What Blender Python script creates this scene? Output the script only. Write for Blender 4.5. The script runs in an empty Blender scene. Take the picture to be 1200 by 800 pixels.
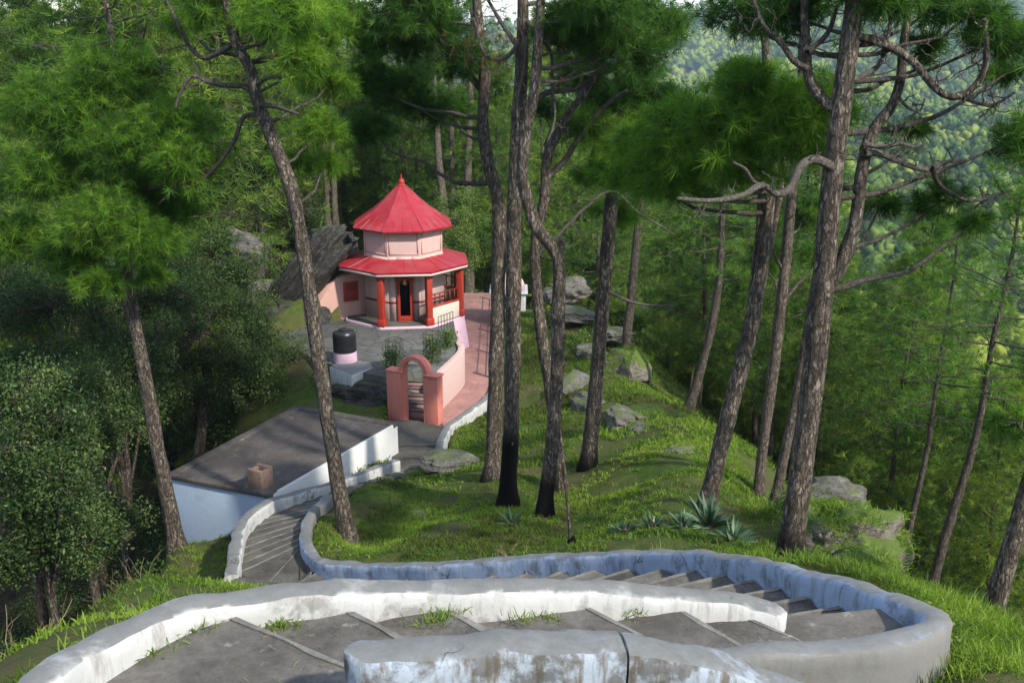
import bpy, bmesh, math, random
import numpy as np
from mathutils import Vector, Matrix

R = math.radians
rng = np.random.default_rng(7)
random.seed(7)
C = bpy.context.scene.collection
SC = bpy.context.scene

# ------------------------------------------------------------------ camera, sky, sun, exposure
PITCH = math.atan(340 / 1150)
cam_d = bpy.data.cameras.new('camera'); cam = bpy.data.objects.new('camera', cam_d); C.objects.link(cam)
cam_d.sensor_width = 36; cam_d.lens = 36 * 1150 / 1200; cam_d.clip_end = 20000; cam_d.clip_start = 0.1
cam.location = (0, 0, 0); cam.rotation_euler = (R(90) - PITCH, 0, 0)
SC.camera = cam
SUN_EL = R(40); SUN_AZ = R(134)          # azimuth measured from +Y towards +X: to the right and a little behind the camera
W = bpy.data.worlds.new('World'); SC.world = W; W.use_nodes = True
wn = W.node_tree.nodes; wl = W.node_tree.links; wn.clear()
sky = wn.new('ShaderNodeTexSky'); sky.sky_type = 'NISHITA'; sky.sun_disc = False
sky.sun_elevation = SUN_EL; sky.sun_rotation = SUN_AZ; sky.air_density = 1.2; sky.dust_density = 0.7; sky.ozone_density = 1.6
wtc = wn.new('ShaderNodeTexCoord'); wmp = wn.new('ShaderNodeMapping'); wmp.inputs['Scale'].default_value = (3, 3, 9)
wno = wn.new('ShaderNodeTexNoise'); wno.inputs['Scale'].default_value = 1.7; wno.inputs['Detail'].default_value = 6
wrp = wn.new('ShaderNodeValToRGB'); wrp.color_ramp.elements[0].position = .48; wrp.color_ramp.elements[1].position = .64
wmx = wn.new('ShaderNodeMixRGB'); wmx.inputs[2].default_value = (4.6, 4.9, 5.2, 1)
wbg = wn.new('ShaderNodeBackground'); wbg.inputs['Strength'].default_value = 0.15
wo = wn.new('ShaderNodeOutputWorld')
wl.new(wtc.outputs['Generated'], wmp.inputs['Vector']); wl.new(wmp.outputs[0], wno.inputs['Vector'])
wl.new(wno.outputs['Fac'], wrp.inputs[0]); wl.new(wrp.outputs[0], wmx.inputs[0]); wl.new(sky.outputs[0], wmx.inputs[1])
wl.new(wmx.outputs[0], wbg.inputs['Color']); wl.new(wbg.outputs[0], wo.inputs['Surface'])
sd = bpy.data.lights.new('sun', 'SUN'); so = bpy.data.objects.new('sun', sd); C.objects.link(so)
sd.energy = 3.0; sd.angle = R(2.0); sd.color = (1.0, 0.93, 0.80)
sdir = Vector((math.sin(SUN_AZ) * math.cos(SUN_EL), math.cos(SUN_AZ) * math.cos(SUN_EL), math.sin(SUN_EL)))
so.rotation_euler = sdir.to_track_quat('Z', 'Y').to_euler()
vs = SC.view_settings
SC.display_settings.display_device = 'sRGB'
vs.view_transform = 'Standard'; vs.look = 'None'; vs.gamma = 1; vs.use_curve_mapping = False
vs.exposure = 1.12
SC.cycles.max_bounces = 6; SC.cycles.diffuse_bounces = 3; SC.cycles.transmission_bounces = 3; SC.cycles.volume_bounces = 0
SC.cycles.use_denoising = True

# ------------------------------------------------------------------ measuring: photo pixel + distance (or height) -> world point
F = 1150.0; CP, SP = math.cos(PITCH), math.sin(PITCH)
def P(px, py, Y):
    u, v = (px - 600) / F, (400 - py) / F
    k = Y / (CP + v * SP)
    return Vector((k * u, Y, k * (v * CP - SP)))
def Pz(px, py, z):
    v = (400 - py) / F
    return P(px, py, z * (CP + v * SP) / (v * CP - SP))

# ------------------------------------------------------------------ value noise
def vnoise(p, seed=0):
    p = np.asarray(p, float); i = np.floor(p).astype(np.int64); f = p - i; f = f * f * (3 - 2 * f)
    def h(a):
        n = (a[..., 0] * 374761393 + a[..., 1] * 668265263 + a[..., 2] * 2147483647 + seed * 144665) & 0xffffffff
        n = ((n ^ (n >> 13)) * 1274126177) & 0xffffffff
        return ((n ^ (n >> 16)) & 0xffff) / 65535.0
    r = 0
    for dx in (0, 1):
        for dy in (0, 1):
            for dz in (0, 1):
                w = (f[..., 0] if dx else 1 - f[..., 0]) * (f[..., 1] if dy else 1 - f[..., 1]) * (f[..., 2] if dz else 1 - f[..., 2])
                r = r + w * h(i + np.array([dx, dy, dz]))
    return r * 2 - 1
def fbm(p, o=4, seed=0):
    p = np.asarray(p, float); r = 0; a = 1.0
    for k in range(o):
        r = r + a * vnoise(p * 2 ** k + 17.3 * k, seed + k); a *= .5
    return r

# ------------------------------------------------------------------ mesh collector
class MB:
    def __init__(s): s.V = []; s.n = 0; s.Q = []; s.T = []; s.N = []; s.tint = []
    def add(s, V, Q=None, T=None, N=None, tint=0.5):
        V = np.asarray(V, float).reshape(-1, 3); b = s.n
        s.V.append(V); s.n += len(V)
        t = np.asarray(tint, float); s.tint.append(np.full(len(V), float(t)) if t.ndim == 0 else t)
        if Q is not None and len(Q): s.Q.append(np.asarray(Q, np.int64).reshape(-1, 4) + b)
        if T is not None and len(T): s.T.append(np.asarray(T, np.int64).reshape(-1, 3) + b)
        if N: s.N += [[i + b for i in f] for f in N]
    def box(s, c, size, rz=0.0, taper=1.0):
        x, y, z = [v / 2 for v in size]; ca, sa = math.cos(rz), math.sin(rz); V = []
        for dz in (-1, 1):
            k = taper if dz > 0 else 1
            for dx, dy in ((-1, -1), (1, -1), (1, 1), (-1, 1)):
                X, Y = dx * x * k, dy * y * k
                V.append((c[0] + X * ca - Y * sa, c[1] + X * sa + Y * ca, c[2] + dz * z))
        s.add(V, Q=[(3, 2, 1, 0), (4, 5, 6, 7), (0, 1, 5, 4), (1, 2, 6, 5), (2, 3, 7, 6), (3, 0, 4, 7)])
    def prism(s, poly, z0, z1):
        n = len(poly); A = sum(poly[i][0] * poly[(i + 1) % n][1] - poly[(i + 1) % n][0] * poly[i][1] for i in range(n))
        if A < 0: poly = poly[::-1]
        f = lambda z, i: z if not hasattr(z, '__len__') else (z[i] if A >= 0 else z[::-1][i])
        V = [(p[0], p[1], f(z0, i)) for i, p in enumerate(poly)] + [(p[0], p[1], f(z1, i)) for i, p in enumerate(poly)]
        s.add(V, N=[list(range(n))[::-1], list(range(n, 2 * n))] + [[i, (i + 1) % n, n + (i + 1) % n, n + i] for i in range(n)])
    def loft(s, rings, cap=True, closed=True):
        n = len(rings[0]); m = len(rings); Q = []
        for a in range(m - 1):
            for i in range(n if closed else n - 1):
                j = (i + 1) % n; Q.append((a * n + i, a * n + j, (a + 1) * n + j, (a + 1) * n + i))
        s.add(np.concatenate([np.asarray(r, float) for r in rings]), Q=Q,
              N=[list(range(n))[::-1], list(range((m - 1) * n, m * n))] if cap else None)
    def tube(s, pts, rad, sides=8, lump=0.0, seed=0, tint=0.5):
        pts = np.asarray(pts, float); n = len(pts); rad = np.broadcast_to(np.asarray(rad, float), (n,))
        T = np.gradient(pts, axis=0); T /= np.linalg.norm(T, axis=1)[:, None] + 1e-9
        u = np.cross(T[0], (0.31, 0.2, 0.93) if abs(T[0][2]) < .9 else (1, 0, 0)); u /= np.linalg.norm(u)
        a = np.arange(sides) * 2 * math.pi / sides; V = np.zeros((n, sides, 3))
        for i in range(n):
            u = u - T[i] * np.dot(u, T[i]); u /= np.linalg.norm(u); w = np.cross(T[i], u)
            V[i] = pts[i] + rad[i] * (np.cos(a)[:, None] * u + np.sin(a)[:, None] * w)
        if lump:
            d = V - pts[:, None, :]; k = 1 + lump * vnoise(V * (3.1, 3.1, 1.3) / max(.25, rad[0] * 2.5), seed)[..., None]; V = pts[:, None, :] + d * k
        i = np.arange(n - 1)[:, None] * sides; j = np.arange(sides)[None]; jn = (j + 1) % sides
        Q = np.stack([i + j, i + jn, i + sides + jn, i + sides + j], -1).reshape(-1, 4)
        t = np.asarray(tint, float)
        s.add(V.reshape(-1, 3), Q=Q, N=[list(range((n - 1) * sides, n * sides))], tint=t if t.ndim == 0 else np.repeat(t, sides))
    def mesh(s, name, smooth=None):
        me = bpy.data.meshes.new(name)
        V = np.concatenate(s.V); Q = np.concatenate(s.Q) if s.Q else np.zeros((0, 4), int); T = np.concatenate(s.T) if s.T else np.zeros((0, 3), int)
        li = np.concatenate([Q.ravel(), T.ravel()] + [np.array(f) for f in s.N]).astype(np.int32)
        tot = np.concatenate([np.full(len(Q), 4), np.full(len(T), 3), np.array([len(f) for f in s.N], int)]).astype(np.int32)
        st = np.concatenate([[0], np.cumsum(tot)[:-1]]).astype(np.int32)
        me.vertices.add(len(V)); me.vertices.foreach_set('co', V.astype(np.float32).ravel())
        me.loops.add(len(li)); me.loops.foreach_set('vertex_index', li)
        me.polygons.add(len(tot)); me.polygons.foreach_set('loop_start', st); me.polygons.foreach_set('loop_total', tot)
        at = me.attributes.new('tint', 'FLOAT', 'POINT'); at.data.foreach_set('value', np.concatenate(s.tint).astype(np.float32))
        me.update(calc_edges=True)
        if smooth is not None:
            me.polygons.foreach_set('use_smooth', np.ones(len(tot), bool))
            if smooth < 180: me.set_sharp_from_angle(angle=R(smooth))
        me.update()
        return me
    def obj(s, name, mat, parent=None, smooth=None, bevel=0, loc=None):
        if loc is not None:
            for v in s.V: v -= np.asarray(loc, float)
        o = bpy.data.objects.new(name, s.mesh(name, smooth)); o.data.materials.append(mat); C.objects.link(o)
        if loc is not None: o.location = loc
        if parent is not None:
            o.parent = parent
            if loc is None:
                w, q = Vector((0, 0, 0)), parent
                while q is not None: w += q.location; q = q.parent
                o.location = -w
        if bevel:
            m = o.modifiers.new('edge', 'BEVEL'); m.width = bevel; m.segments = 2; m.limit_method = 'ANGLE'; m.angle_limit = R(35)
        return o
def tag(o, label, cat, group=None, kind=None):
    if label: o['label'] = label
    if cat: o['category'] = cat
    if group: o['group'] = group
    if kind: o['kind'] = kind
    return o
def thing(name, label, cat, loc=(0, 0, 0), group=None):
    o = bpy.data.objects.new(name, None); C.objects.link(o); o.location = loc; o.empty_display_size = .2
    return tag(o, label, cat, group)
def spline(pts, n):
    p = np.asarray([tuple(q) for q in pts], float)
    q = np.vstack([2 * p[0] - p[1], p, 2 * p[-1] - p[-2]]); out = []
    seg = np.linalg.norm(np.diff(p, axis=0), axis=1); cum = np.concatenate([[0], np.cumsum(seg)])
    for d in np.linspace(0, cum[-1], n):
        i = min(np.searchsorted(cum, d, side='right') - 1, len(seg) - 1); t = (d - cum[i]) / (seg[i] + 1e-9)
        a, b, c, e = q[i], q[i + 1], q[i + 2], q[i + 3]
        out.append(.5 * (2 * b + (c - a) * t + (2 * a - 5 * b + 4 * c - e) * t * t + (3 * b - a - 3 * c + e) * t ** 3))
    return np.array(out)
def length(p): return np.linalg.norm(np.diff(np.asarray([tuple(q) for q in p], float), axis=0), axis=1).sum()

# ------------------------------------------------------------------ materials
class NT:
    def __init__(s, name):
        s.m = bpy.data.materials.new(name); s.m.use_nodes = True; s.t = s.m.node_tree; s.b = s.t.nodes['Principled BSDF']
        s.out = s.t.nodes['Material Output']
    def n(s, typ, **kw):
        o = s.t.nodes.new('ShaderNode' + typ)
        for k, v in kw.items():
            if k in o.inputs: o.inputs[k].default_value = v
            else: setattr(o, k, v)
        return o
    def l(s, a, b): s.t.links.new(a, b)
    def noise(s, scale, detail=4, rough=.55, vec=None, stretch=None):
        g = s.n('NewGeometry').outputs['Position'] if vec is None else vec
        if stretch: mp = s.n('Mapping'); mp.inputs['Scale'].default_value = stretch; s.l(g, mp.inputs['Vector']); g = mp.outputs[0]
        o = s.n('TexNoise', Scale=scale, Detail=detail, Roughness=rough); s.l(g, o.inputs['Vector']); return o.outputs['Fac']
    def ramp(s, fac, *stops):
        r = s.n('ValToRGB'); e = r.color_ramp.elements
        while len(e) < len(stops): e.new(.5)
        for el, (p, c) in zip(e, stops): el.position = p; el.color = tuple(c) + (1,) if hasattr(c, '__len__') else (c, c, c, 1)
        s.l(fac, r.inputs[0]); return r.outputs[0]
    def mix(s, fac, a, b, mode='MIX'):
        o = s.n('MixRGB', blend_type=mode)
        for v, i in ((fac, 0), (a, 1), (b, 2)):
            if hasattr(v, 'is_linked') or hasattr(v, 'links'): s.l(v, o.inputs[i])
            else: o.inputs[i].default_value = v if i == 0 else tuple(v) + (1,)
        return o.outputs[0]
    def attr(s, name): return s.n('Attribute', attribute_name=name).outputs['Fac']
    def rand(s): return s.n('ObjectInfo').outputs['Random']
    def up(s):
        g = s.n('NewGeometry'); sx = s.n('SeparateXYZ'); s.l(g.outputs['Normal'], sx.inputs[0]); return sx.outputs['Z']
    def col(s, c):
        if hasattr(c, 'links'): s.l(c, s.b.inputs['Base Color'])
        else: s.b.inputs['Base Color'].default_value = tuple(c) + (1,)
    def bump(s, h, dist=.02, strength=.6):
        o = s.n('Bump', Strength=strength, Distance=dist); s.l(h, o.inputs['Height']); s.l(o.outputs[0], s.b.inputs['Normal'])
    def done(s, rough=.8, spec=.3):
        s.b.inputs['Roughness'].default_value = rough; s.b.inputs['Specular IOR Level'].default_value = spec; return s.m

def m_plaster(name, col, stain=(.25, .22, .18), amount=.5, top=None, topamt=1.0, scale=1.0, lo=.56):
    t = NT(name); a = t.noise(2.2 * scale, 6, .65); b = t.noise(9 * scale, 5, .6); s = t.noise(3.0 * scale, 5, .65, stretch=(2.4, 2.4, .45))
    c = t.mix(t.ramp(b, (.35, 0.0), (.75, .35)), col, tuple(v * .82 for v in col))
    c = t.mix(t.ramp(s, (lo, 0.0), (lo + .16, amount)), c, stain)
    c = t.mix(t.ramp(a, (lo + .03, 0.0), (lo + .12, amount * .8)), c, tuple(v * .6 for v in stain))
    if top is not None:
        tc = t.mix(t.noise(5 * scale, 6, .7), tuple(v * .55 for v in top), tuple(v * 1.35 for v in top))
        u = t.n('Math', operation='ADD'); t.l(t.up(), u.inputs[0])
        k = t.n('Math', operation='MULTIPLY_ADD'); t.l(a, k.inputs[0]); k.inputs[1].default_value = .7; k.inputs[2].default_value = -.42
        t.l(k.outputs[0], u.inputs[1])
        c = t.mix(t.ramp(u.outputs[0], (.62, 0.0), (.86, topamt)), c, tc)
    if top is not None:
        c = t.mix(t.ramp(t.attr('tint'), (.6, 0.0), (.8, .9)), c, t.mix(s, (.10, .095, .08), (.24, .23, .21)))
    if top is not None:
        g = t.n('NewGeometry').outputs['Position']; nz = t.n('TexNoise', Scale=2.5, Detail=4); t.l(g, nz.inputs['Vector']); vo = t.n('TexVoronoi', feature='DISTANCE_TO_EDGE', Scale=1.1); t.l(t.mix(.35, g, nz.outputs['Color']), vo.inputs['Vector'])
        mk = t.n('Math', operation='MULTIPLY'); t.l(t.ramp(vo.outputs['Distance'], (.003, .75), (.009, 0.0)), mk.inputs[0]); t.l(t.ramp(t.noise(.8, 3), (.54, 0.0), (.60, 1.0)), mk.inputs[1]); c = t.mix(mk.outputs[0], c, (.03, .028, .025))
    t.col(c)
    h = t.mix(.25, t.noise(5 * scale, 5, .6), t.noise(30 * scale, 3, .6)); t.bump(h, .022, .5)
    return t.done(.88, .2)
def m_concrete(name, dark, light, moss=None, scale=1.0):
    t = NT(name); a = t.noise(1.3 * scale, 6, .68); b = t.noise(14 * scale, 5, .65)
    c = t.mix(t.ramp(a, (.35, 0.0), (.68, 1.0)), dark, light); c = t.mix(t.ramp(b, (.3, .55), (.75, 0.0)), c, tuple(v * .45 for v in dark))
    c = t.mix(t.ramp(t.noise(5 * scale, 4, .6), (.64, 0.0), (.74, .7)), c, tuple(min(1, v * 1.7) for v in light))
    c = t.mix(t.ramp(t.rand(), (0, 0.0), (1, .55)), c, t.mix(a, tuple(v * .5 for v in dark), light))
    if moss: c = t.mix(t.ramp(t.noise(2.4 * scale, 5, .7), (.58, 0.0), (.72, .75)), c, moss)
    t.col(c); t.bump(t.mix(.6, b, t.noise(50 * scale, 3)), .02, .6)
    return t.done(.85, .25)
def m_paint(name, col, rough=.5, wear=.25, scale=1.0):
    t = NT(name); a = t.noise(4 * scale, 5, .65, stretch=(1, 1, .5))
    c = t.mix(t.ramp(a, (.5, 0.0), (.8, wear)), col, tuple(v * .45 + .03 for v in col))
    c = t.mix(t.ramp(t.noise(18 * scale, 4), (.62, 0.0), (.75, wear)), c, tuple(min(1, v * 1.3 + .04) for v in col))
    c = t.mix(t.ramp(t.noise(2.5 * scale, 5, .6), (.4, 0.0), (.75, wear * .6)), c, tuple(min(1, v * .7 + .10) for v in col))
    t.col(c); t.bump(t.noise(12 * scale, 4), .01, .3); return t.done(rough, .35)
def m_leaf(name, dark, mid, light, trans=.35, var=.5):
    t = NT(name); a = t.attr('tint')
    ad = t.n('Math', operation='MULTIPLY_ADD'); t.l(t.rand(), ad.inputs[0]); ad.inputs[1].default_value = var * .5; ad.inputs[2].default_value = -var * .25
    s2 = t.n('Math', operation='ADD', use_clamp=True); t.l(a, s2.inputs[0]); t.l(ad.outputs[0], s2.inputs[1])
    c = t.ramp(s2.outputs[0], (0.05, dark), (.5, mid), (.95, light))
    t.col(c); t.b.inputs['Roughness'].default_value = .55; t.b.inputs['Specular IOR Level'].default_value = .25
    tr = t.n('BsdfTranslucent'); t.l(t.mix(1.0, c, (1.0, 1.15, .45), 'MULTIPLY'), tr.inputs['Color'])
    mx = t.n('MixShader'); mx.inputs[0].default_value = trans
    t.l(t.b.outputs[0], mx.inputs[1]); t.l(tr.outputs[0], mx.inputs[2]); t.l(mx.outputs[0], t.out.inputs['Surface'])
    return t.m
def m_bark(name, groove, plate, fleck, s=1.0, flk=.62):
    t = NT(name); g = t.n('TexCoord').outputs['Object']
    mp = t.n('Mapping'); mp.inputs['Scale'].default_value = (1, 1, .30); t.l(g, mp.inputs['Vector'])
    nz = t.n('TexNoise', Scale=7 * s, Detail=5, Roughness=.65); t.l(mp.outputs[0], nz.inputs['Vector'])
    wv = t.mix(.20, mp.outputs[0], nz.outputs['Color'])
    vo = t.n('TexVoronoi', feature='DISTANCE_TO_EDGE', Scale=17 * s); t.l(wv, vo.inputs['Vector'])
    vc = t.n('TexVoronoi', Scale=24 * s); t.l(wv, vc.inputs['Vector'])
    fine = t.noise(30 * s, 6, .75, vec=mp.outputs[0]); big = t.noise(3.5 * s, 5, .65, vec=mp.outputs[0])
    c = t.mix(t.ramp(t.mix(.5, fine, big), (.32, 0.0), (.66, 1.0)), tuple(v * .55 for v in plate), tuple(v * 1.3 for v in plate))
    sx = t.n('SeparateXYZ'); t.l(vc.outputs['Color'], sx.inputs[0])
    fl = t.n('Math', operation='MULTIPLY'); t.l(t.ramp(sx.outputs[0], (flk, 0.0), (flk + .1, .8)), fl.inputs[0]); t.l(t.ramp(fine, (.42, 0.0), (.58, 1.0)), fl.inputs[1])
    c = t.mix(fl.outputs[0], c, fleck)
    gv = t.n('Math', operation='MULTIPLY'); t.l(t.ramp(vo.outputs['Distance'], (.0, .85), (.10, 0.0)), gv.inputs[0]); t.l(t.ramp(big, (.3, .35), (.6, 1.0)), gv.inputs[1])
    c = t.mix(gv.outputs[0], c, groove)
    c = t.mix(t.ramp(t.noise(.8, 4), (.45, 0.0), (.8, .45)), c, groove)
    c = t.mix(t.attr('tint'), c, (.006, .005, .005))           # fire-scarred base
    t.col(c); t.bump(t.mix(.5, t.ramp(vo.outputs['Distance'], (0, 0.0), (.15, 1.0)), fine), .05, 1.0)
    return t.done(.9, .15)
def m_rock(name, dark, light, moss, mossamt=.8):
    t = NT(name); a = t.noise(1.6, 7, .7); b = t.noise(9, 6, .7); st = t.noise(3.5, 5, .6, stretch=(.5, 1.2, 3))
    c = t.mix(t.ramp(t.mix(.5, a, st), (.36, 0.0), (.64, 1.0)), dark, light)
    c = t.mix(t.ramp(b, (.3, .7), (.55, 0.0)), c, tuple(v * .35 for v in dark))
    u = t.n('Math', operation='MULTIPLY'); t.l(t.up(), u.inputs[0]); t.l(t.noise(2.3, 5, .65), u.inputs[1])
    c = t.mix(t.ramp(u.outputs[0], (.42 if mossamt < 1 else .10, 0.0), (.55 if mossamt < 1 else .26, mossamt)), c, moss)
    t.col(c); t.bump(t.mix(.5, st, b), .12, .9); return t.done(.9, .2)

M = {}
M['needle'] = m_leaf('pine_needles', (.020, .055, .010), (.065, .160, .020), (.16, .29, .035), .45)
M['needle_bright'] = m_leaf('young_pine_needles', (.030, .078, .009), (.095, .210, .018), (.21, .34, .032), .48)  # lighter green copy of the pine needle colours
M['needle_far'] = m_leaf('distant_pine_needles', (.030, .074, .018), (.105, .195, .030), (.31, .37, .055), .48)
M['needle_dead'] = m_leaf('dead_pine_needles', (.03, .012, .006), (.09, .045, .022), (.16, .09, .045), .25)
M['oak_leaf'] = m_leaf('oak_leaves', (.014, .032, .009), (.040, .080, .017), (.12, .165, .05), .25)
M['shrub_leaf'] = m_leaf('shrub_leaves', (.025, .055, .012), (.07, .14, .025), (.19, .26, .05), .3)
M['agave'] = m_leaf('agave_leaves', (.03, .06, .03), (.07, .13, .075), (.17, .24, .15), .15, .2)
M['grass'] = m_leaf('grass_blades', (.075, .075, .022), (.105, .185, .022), (.23, .32, .045), .45)
M['dry'] = m_leaf('dry_stems', (.05, .035, .02), (.16, .11, .06), (.3, .24, .15), .1)
M['bark'] = m_bark('pine_bark', (.014, .012, .011), (.105, .086, .070), (.36, .30, .24), 1.0, .58)
M['bark_pale'] = m_bark('pale_pine_bark', (.03, .024, .02), (.13, .105, .085), (.26, .22, .18), 1.1, .5)
M['bark_far'] = m_bark('young_pine_bark', (.035, .028, .024), (.10, .082, .066), (.2, .17, .14), 1.0, .6)
M['limb'] = m_bark('limb_bark', (.035, .03, .026), (.13, .11, .095), (.24, .21, .185), 1.8, .55)
M['dead_limb'] = m_bark('weathered_branch', (.07, .06, .052), (.20, .175, .155), (.3, .27, .24), 2.0, .5)
M['white'] = m_plaster('whitewashed_masonry', (.44, .445, .44), (.20, .19, .17), .7, lo=.53, top=(.145, .147, .145), topamt=.95)
M['blue'] = m_plaster('blue_tinted_whitewash', (0.286, 0.354, 0.477), (.17, .19, .24), .85, lo=.5, top=(.16, .162, .155), topamt=.95)  # white wall; the blue of its shade is put into the base colour
M['bluewhite'] = m_plaster('worn_blue_whitewash', (0.324, 0.376, 0.454), (.13, .115, .095), .95, top=(.15, .155, .152), topamt=.95, scale=1.3, lo=.46)  # stains and wear, plus a blue base that paints in the wall's shade
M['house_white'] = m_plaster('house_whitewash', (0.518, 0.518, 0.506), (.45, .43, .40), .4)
M['house_blue'] = m_plaster('house_blue_whitewash', (0.310, 0.384, 0.495), (.35, .42, .5), .35)  # same whitewash for the sides away from the sun, shade tint painted in
M['step'] = m_concrete('stone_steps', (.055, .050, .044), (.20, .185, .165), (.05, .065, .025))
M['step_far'] = m_concrete('path_steps', (.05, .047, .04), (.15, .14, .12), (.055, .06, .03), .8)
M['roof_slab'] = m_concrete('weathered_roof_slab', (.034, .029, .026), (.135, .118, .108), (.14, .13, .12), .55)
def m_flag(*a):
    m = m_concrete(*a); t = NT.__new__(NT); t.m = m; t.t = m.node_tree; t.b = t.t.nodes['Principled BSDF']; c = t.b.inputs['Base Color'].links[0].from_socket
    g = t.n('NewGeometry').outputs['Position']; vo = t.n('TexVoronoi', feature='DISTANCE_TO_EDGE', Scale=1.5); t.l(g, vo.inputs['Vector']); vc = t.n('TexVoronoi', Scale=1.5); t.l(g, vc.inputs['Vector']); sx = t.n('SeparateXYZ'); t.l(vc.outputs['Color'], sx.inputs[0])
    c = t.mix(t.ramp(sx.outputs[0], (0, 0.0), (1, .5)), c, (.06, .06, .06)); c = t.mix(t.ramp(vo.outputs['Distance'], (.0, .8), (.06, 0.0)), c, (.03, .035, .02)); t.col(c); return m
M['flag'] = m_flag('flagstone_terrace', (0.080, 0.080, 0.076), (0.200, 0.200, 0.188), (.06, .07, .04), .8)
M['pink'] = m_plaster('pink_plaster', (0.492, 0.294, 0.253), (.40, .24, .2), .35)
M['pink_pale'] = m_plaster('pale_pink_plaster', (0.503, 0.358, 0.331), (.45, .3, .28), .3)
M['lilac'] = m_plaster('lilac_pink_plaster', (0.555, 0.375, 0.465), (.45, .32, .38), .3)
M['salmon'] = m_plaster('salmon_red_paint', (.56, .19, .15), (.3, .10, .08), .4)
M['red'] = m_paint('red_paint', (0.296, 0.026, 0.013), .45)
M['red_roof'] = m_paint('red_roof_paint', (0.285, 0.013, 0.023), .42, .6, .8)
M['red_dark'] = m_paint('dark_red_paint', (0.182, 0.021, 0.014), .5)
M['brick_path'] = m_concrete('brick_red_paving', (.25, .125, .11), (.42, .23, .20), None, .8)
M['trim'] = m_paint('pale_trim_paint', (0.525, 0.462, 0.434), .6, .2)
M['cream'] = m_plaster('cream_plaster', (0.506, 0.454, 0.389), (.45, .4, .33), .3)
M['dark'] = m_paint('dark_interior', (.02, .016, .015), .8, .1)
M['black'] = m_paint('black_plastic', (.012, .013, .016), .38, .15)
M['iron'] = m_paint('dark_iron', (.035, .03, .028), .55, .3)
M['brass'] = m_paint('brass_yellow', (.5, .32, .08), .4, .2)
M['rock'] = m_rock('grey_rock', (.055, .052, .048), (.19, .18, .165), (.085, .12, .025))
M['rock_dark'] = m_rock('dark_slanted_rock', (.020, .019, .018), (.085, .08, .074), (.05, .075, .015), .6)
M['rock_mossy'] = m_rock('mossy_rock', (.10, .09, .075), (.26, .23, .20), (.085, .125, .028), 1.0)
M['fdome'] = m_paint('white_shrine_paint', (0.497, 0.497, 0.497), .6, .2)
M['clay'] = m_concrete('clay_bricks', (.14, .09, .07), (.28, .20, .16), None, 3)

def m_ground():
    t = NT('hillside_ground'); a = t.noise(.55, 6, .65); b = t.noise(3.2, 6, .7); d = t.noise(.06, 4, .6); f = t.noise(17, 4, .7)
    g = t.mix(t.ramp(b, (.3, 0.0), (.72, 1.0)), (.030, .055, .010), (.085, .135, .022))
    soil = t.mix(f, (.045, .030, .018), (.14, .10, .062))
    c = t.mix(t.ramp(t.mix(.35, a, b), (.44, 0.0), (.60, .85)), g, soil)
    c = t.mix(t.ramp(d, (.4, 0.0), (.7, .4)), c, (.045, .075, .016))
    lit = t.mix(t.ramp(t.noise(2.2, 5, .7), (.35, 0.0), (.7, 1.0)), (.014, .012, .007), (.05, .036, .020))  # leaf litter, darkened further to paint in the hollow's deep shade
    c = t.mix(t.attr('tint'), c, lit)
    t.col(c); t.bump(t.mix(.5, b, f), .12, .8); return t.done(.95, .1)
M['ground'] = m_ground()

# ------------------------------------------------------------------ measured lines: stair walls and path rails
W1 = [Pz(*q) for q in ((36, 812, -4.5), (48, 795, -4.5), (80, 768, -4.52), (130, 740, -4.55), (190, 713, -4.6), (250, 697, -4.66), (330, 690, -4.78), (450, 686, -4.92),
                       (600, 684, -5.08), (750, 689, -5.33), (850, 698, -5.52), (890, 707, -5.63), (922, 716, -5.73))]
W2a = [Pz(*q) for q in ((403, 765, -4.1), (440, 760, -4.12), (480, 758, -4.15), (570, 752, -4.2), (650, 749, -4.25), (727, 749, -4.3))]
W2b = [Pz(*q) for q in ((729, 750, -4.33), (817, 766, -4.5), (900, 790, -4.75), (960, 815, -4.95))]
W3 = [Pz(*q) for q in ((775, 782, -5.47), (840, 766, -5.49),  (900, 760, -5.5), (960, 757, -5.52), (1040, 748, -5.54), (1085, 735, -5.56), (1101, 723, -5.58), (1085, 709, -5.65), (1050, 697, -5.78), (1000, 683, -6.1),
                       (950, 670, -6.5), (900, 657, -7.0), (850, 649, -7.45), (800, 645, -7.9), (700, 647, -8.7), (600, 653, -9.45), (500, 660, -10.25), (420, 660, -11.0),
                       (377, 656, -11.35), (361, 640, -11.5), (358, 622, -11.65), (366, 598, -11.85), (388, 579, -12.1))]
W4 = [Pz(*q) for q in ((271, 673, -11.5), (275, 645, -11.6), (284, 611, -11.8), (312, 588, -12.05), (345, 577, -12.2), (400, 561, -12.6), (464, 538, -13.1))]
W5 = [Pz(*q) for q in ((513, 530, -13.35), (524, 499, -13.2), (545, 484, -13.2), (572, 463, -13.2), (582, 440, -13.2), (584, 400, -13.2), (584, 345, -13.15))]
A2 = lambda pts: np.array([(p[0], p[1]) for p in pts])
def offset(pts, d):
    p = np.asarray([tuple(q) for q in pts], float); t = np.gradient(p[:, :2], axis=0); t /= np.linalg.norm(t, axis=1)[:, None] + 1e-9
    o = p.copy(); o[:, 0] += -t[:, 1] * d; o[:, 1] += t[:, 0] * d; return o
w3s = spline(W3, 160)
iN = int(np.argmin(abs(w3s[:, 0] - Pz(1050, 697, -5.78)[0]) + abs(w3s[:, 1] - Pz(1050, 697, -5.78)[1])))
low_right = offset(w3s[iN:], .16); low_right[:, 2] -= .29       # inner foot of the outer wall, going down
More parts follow.
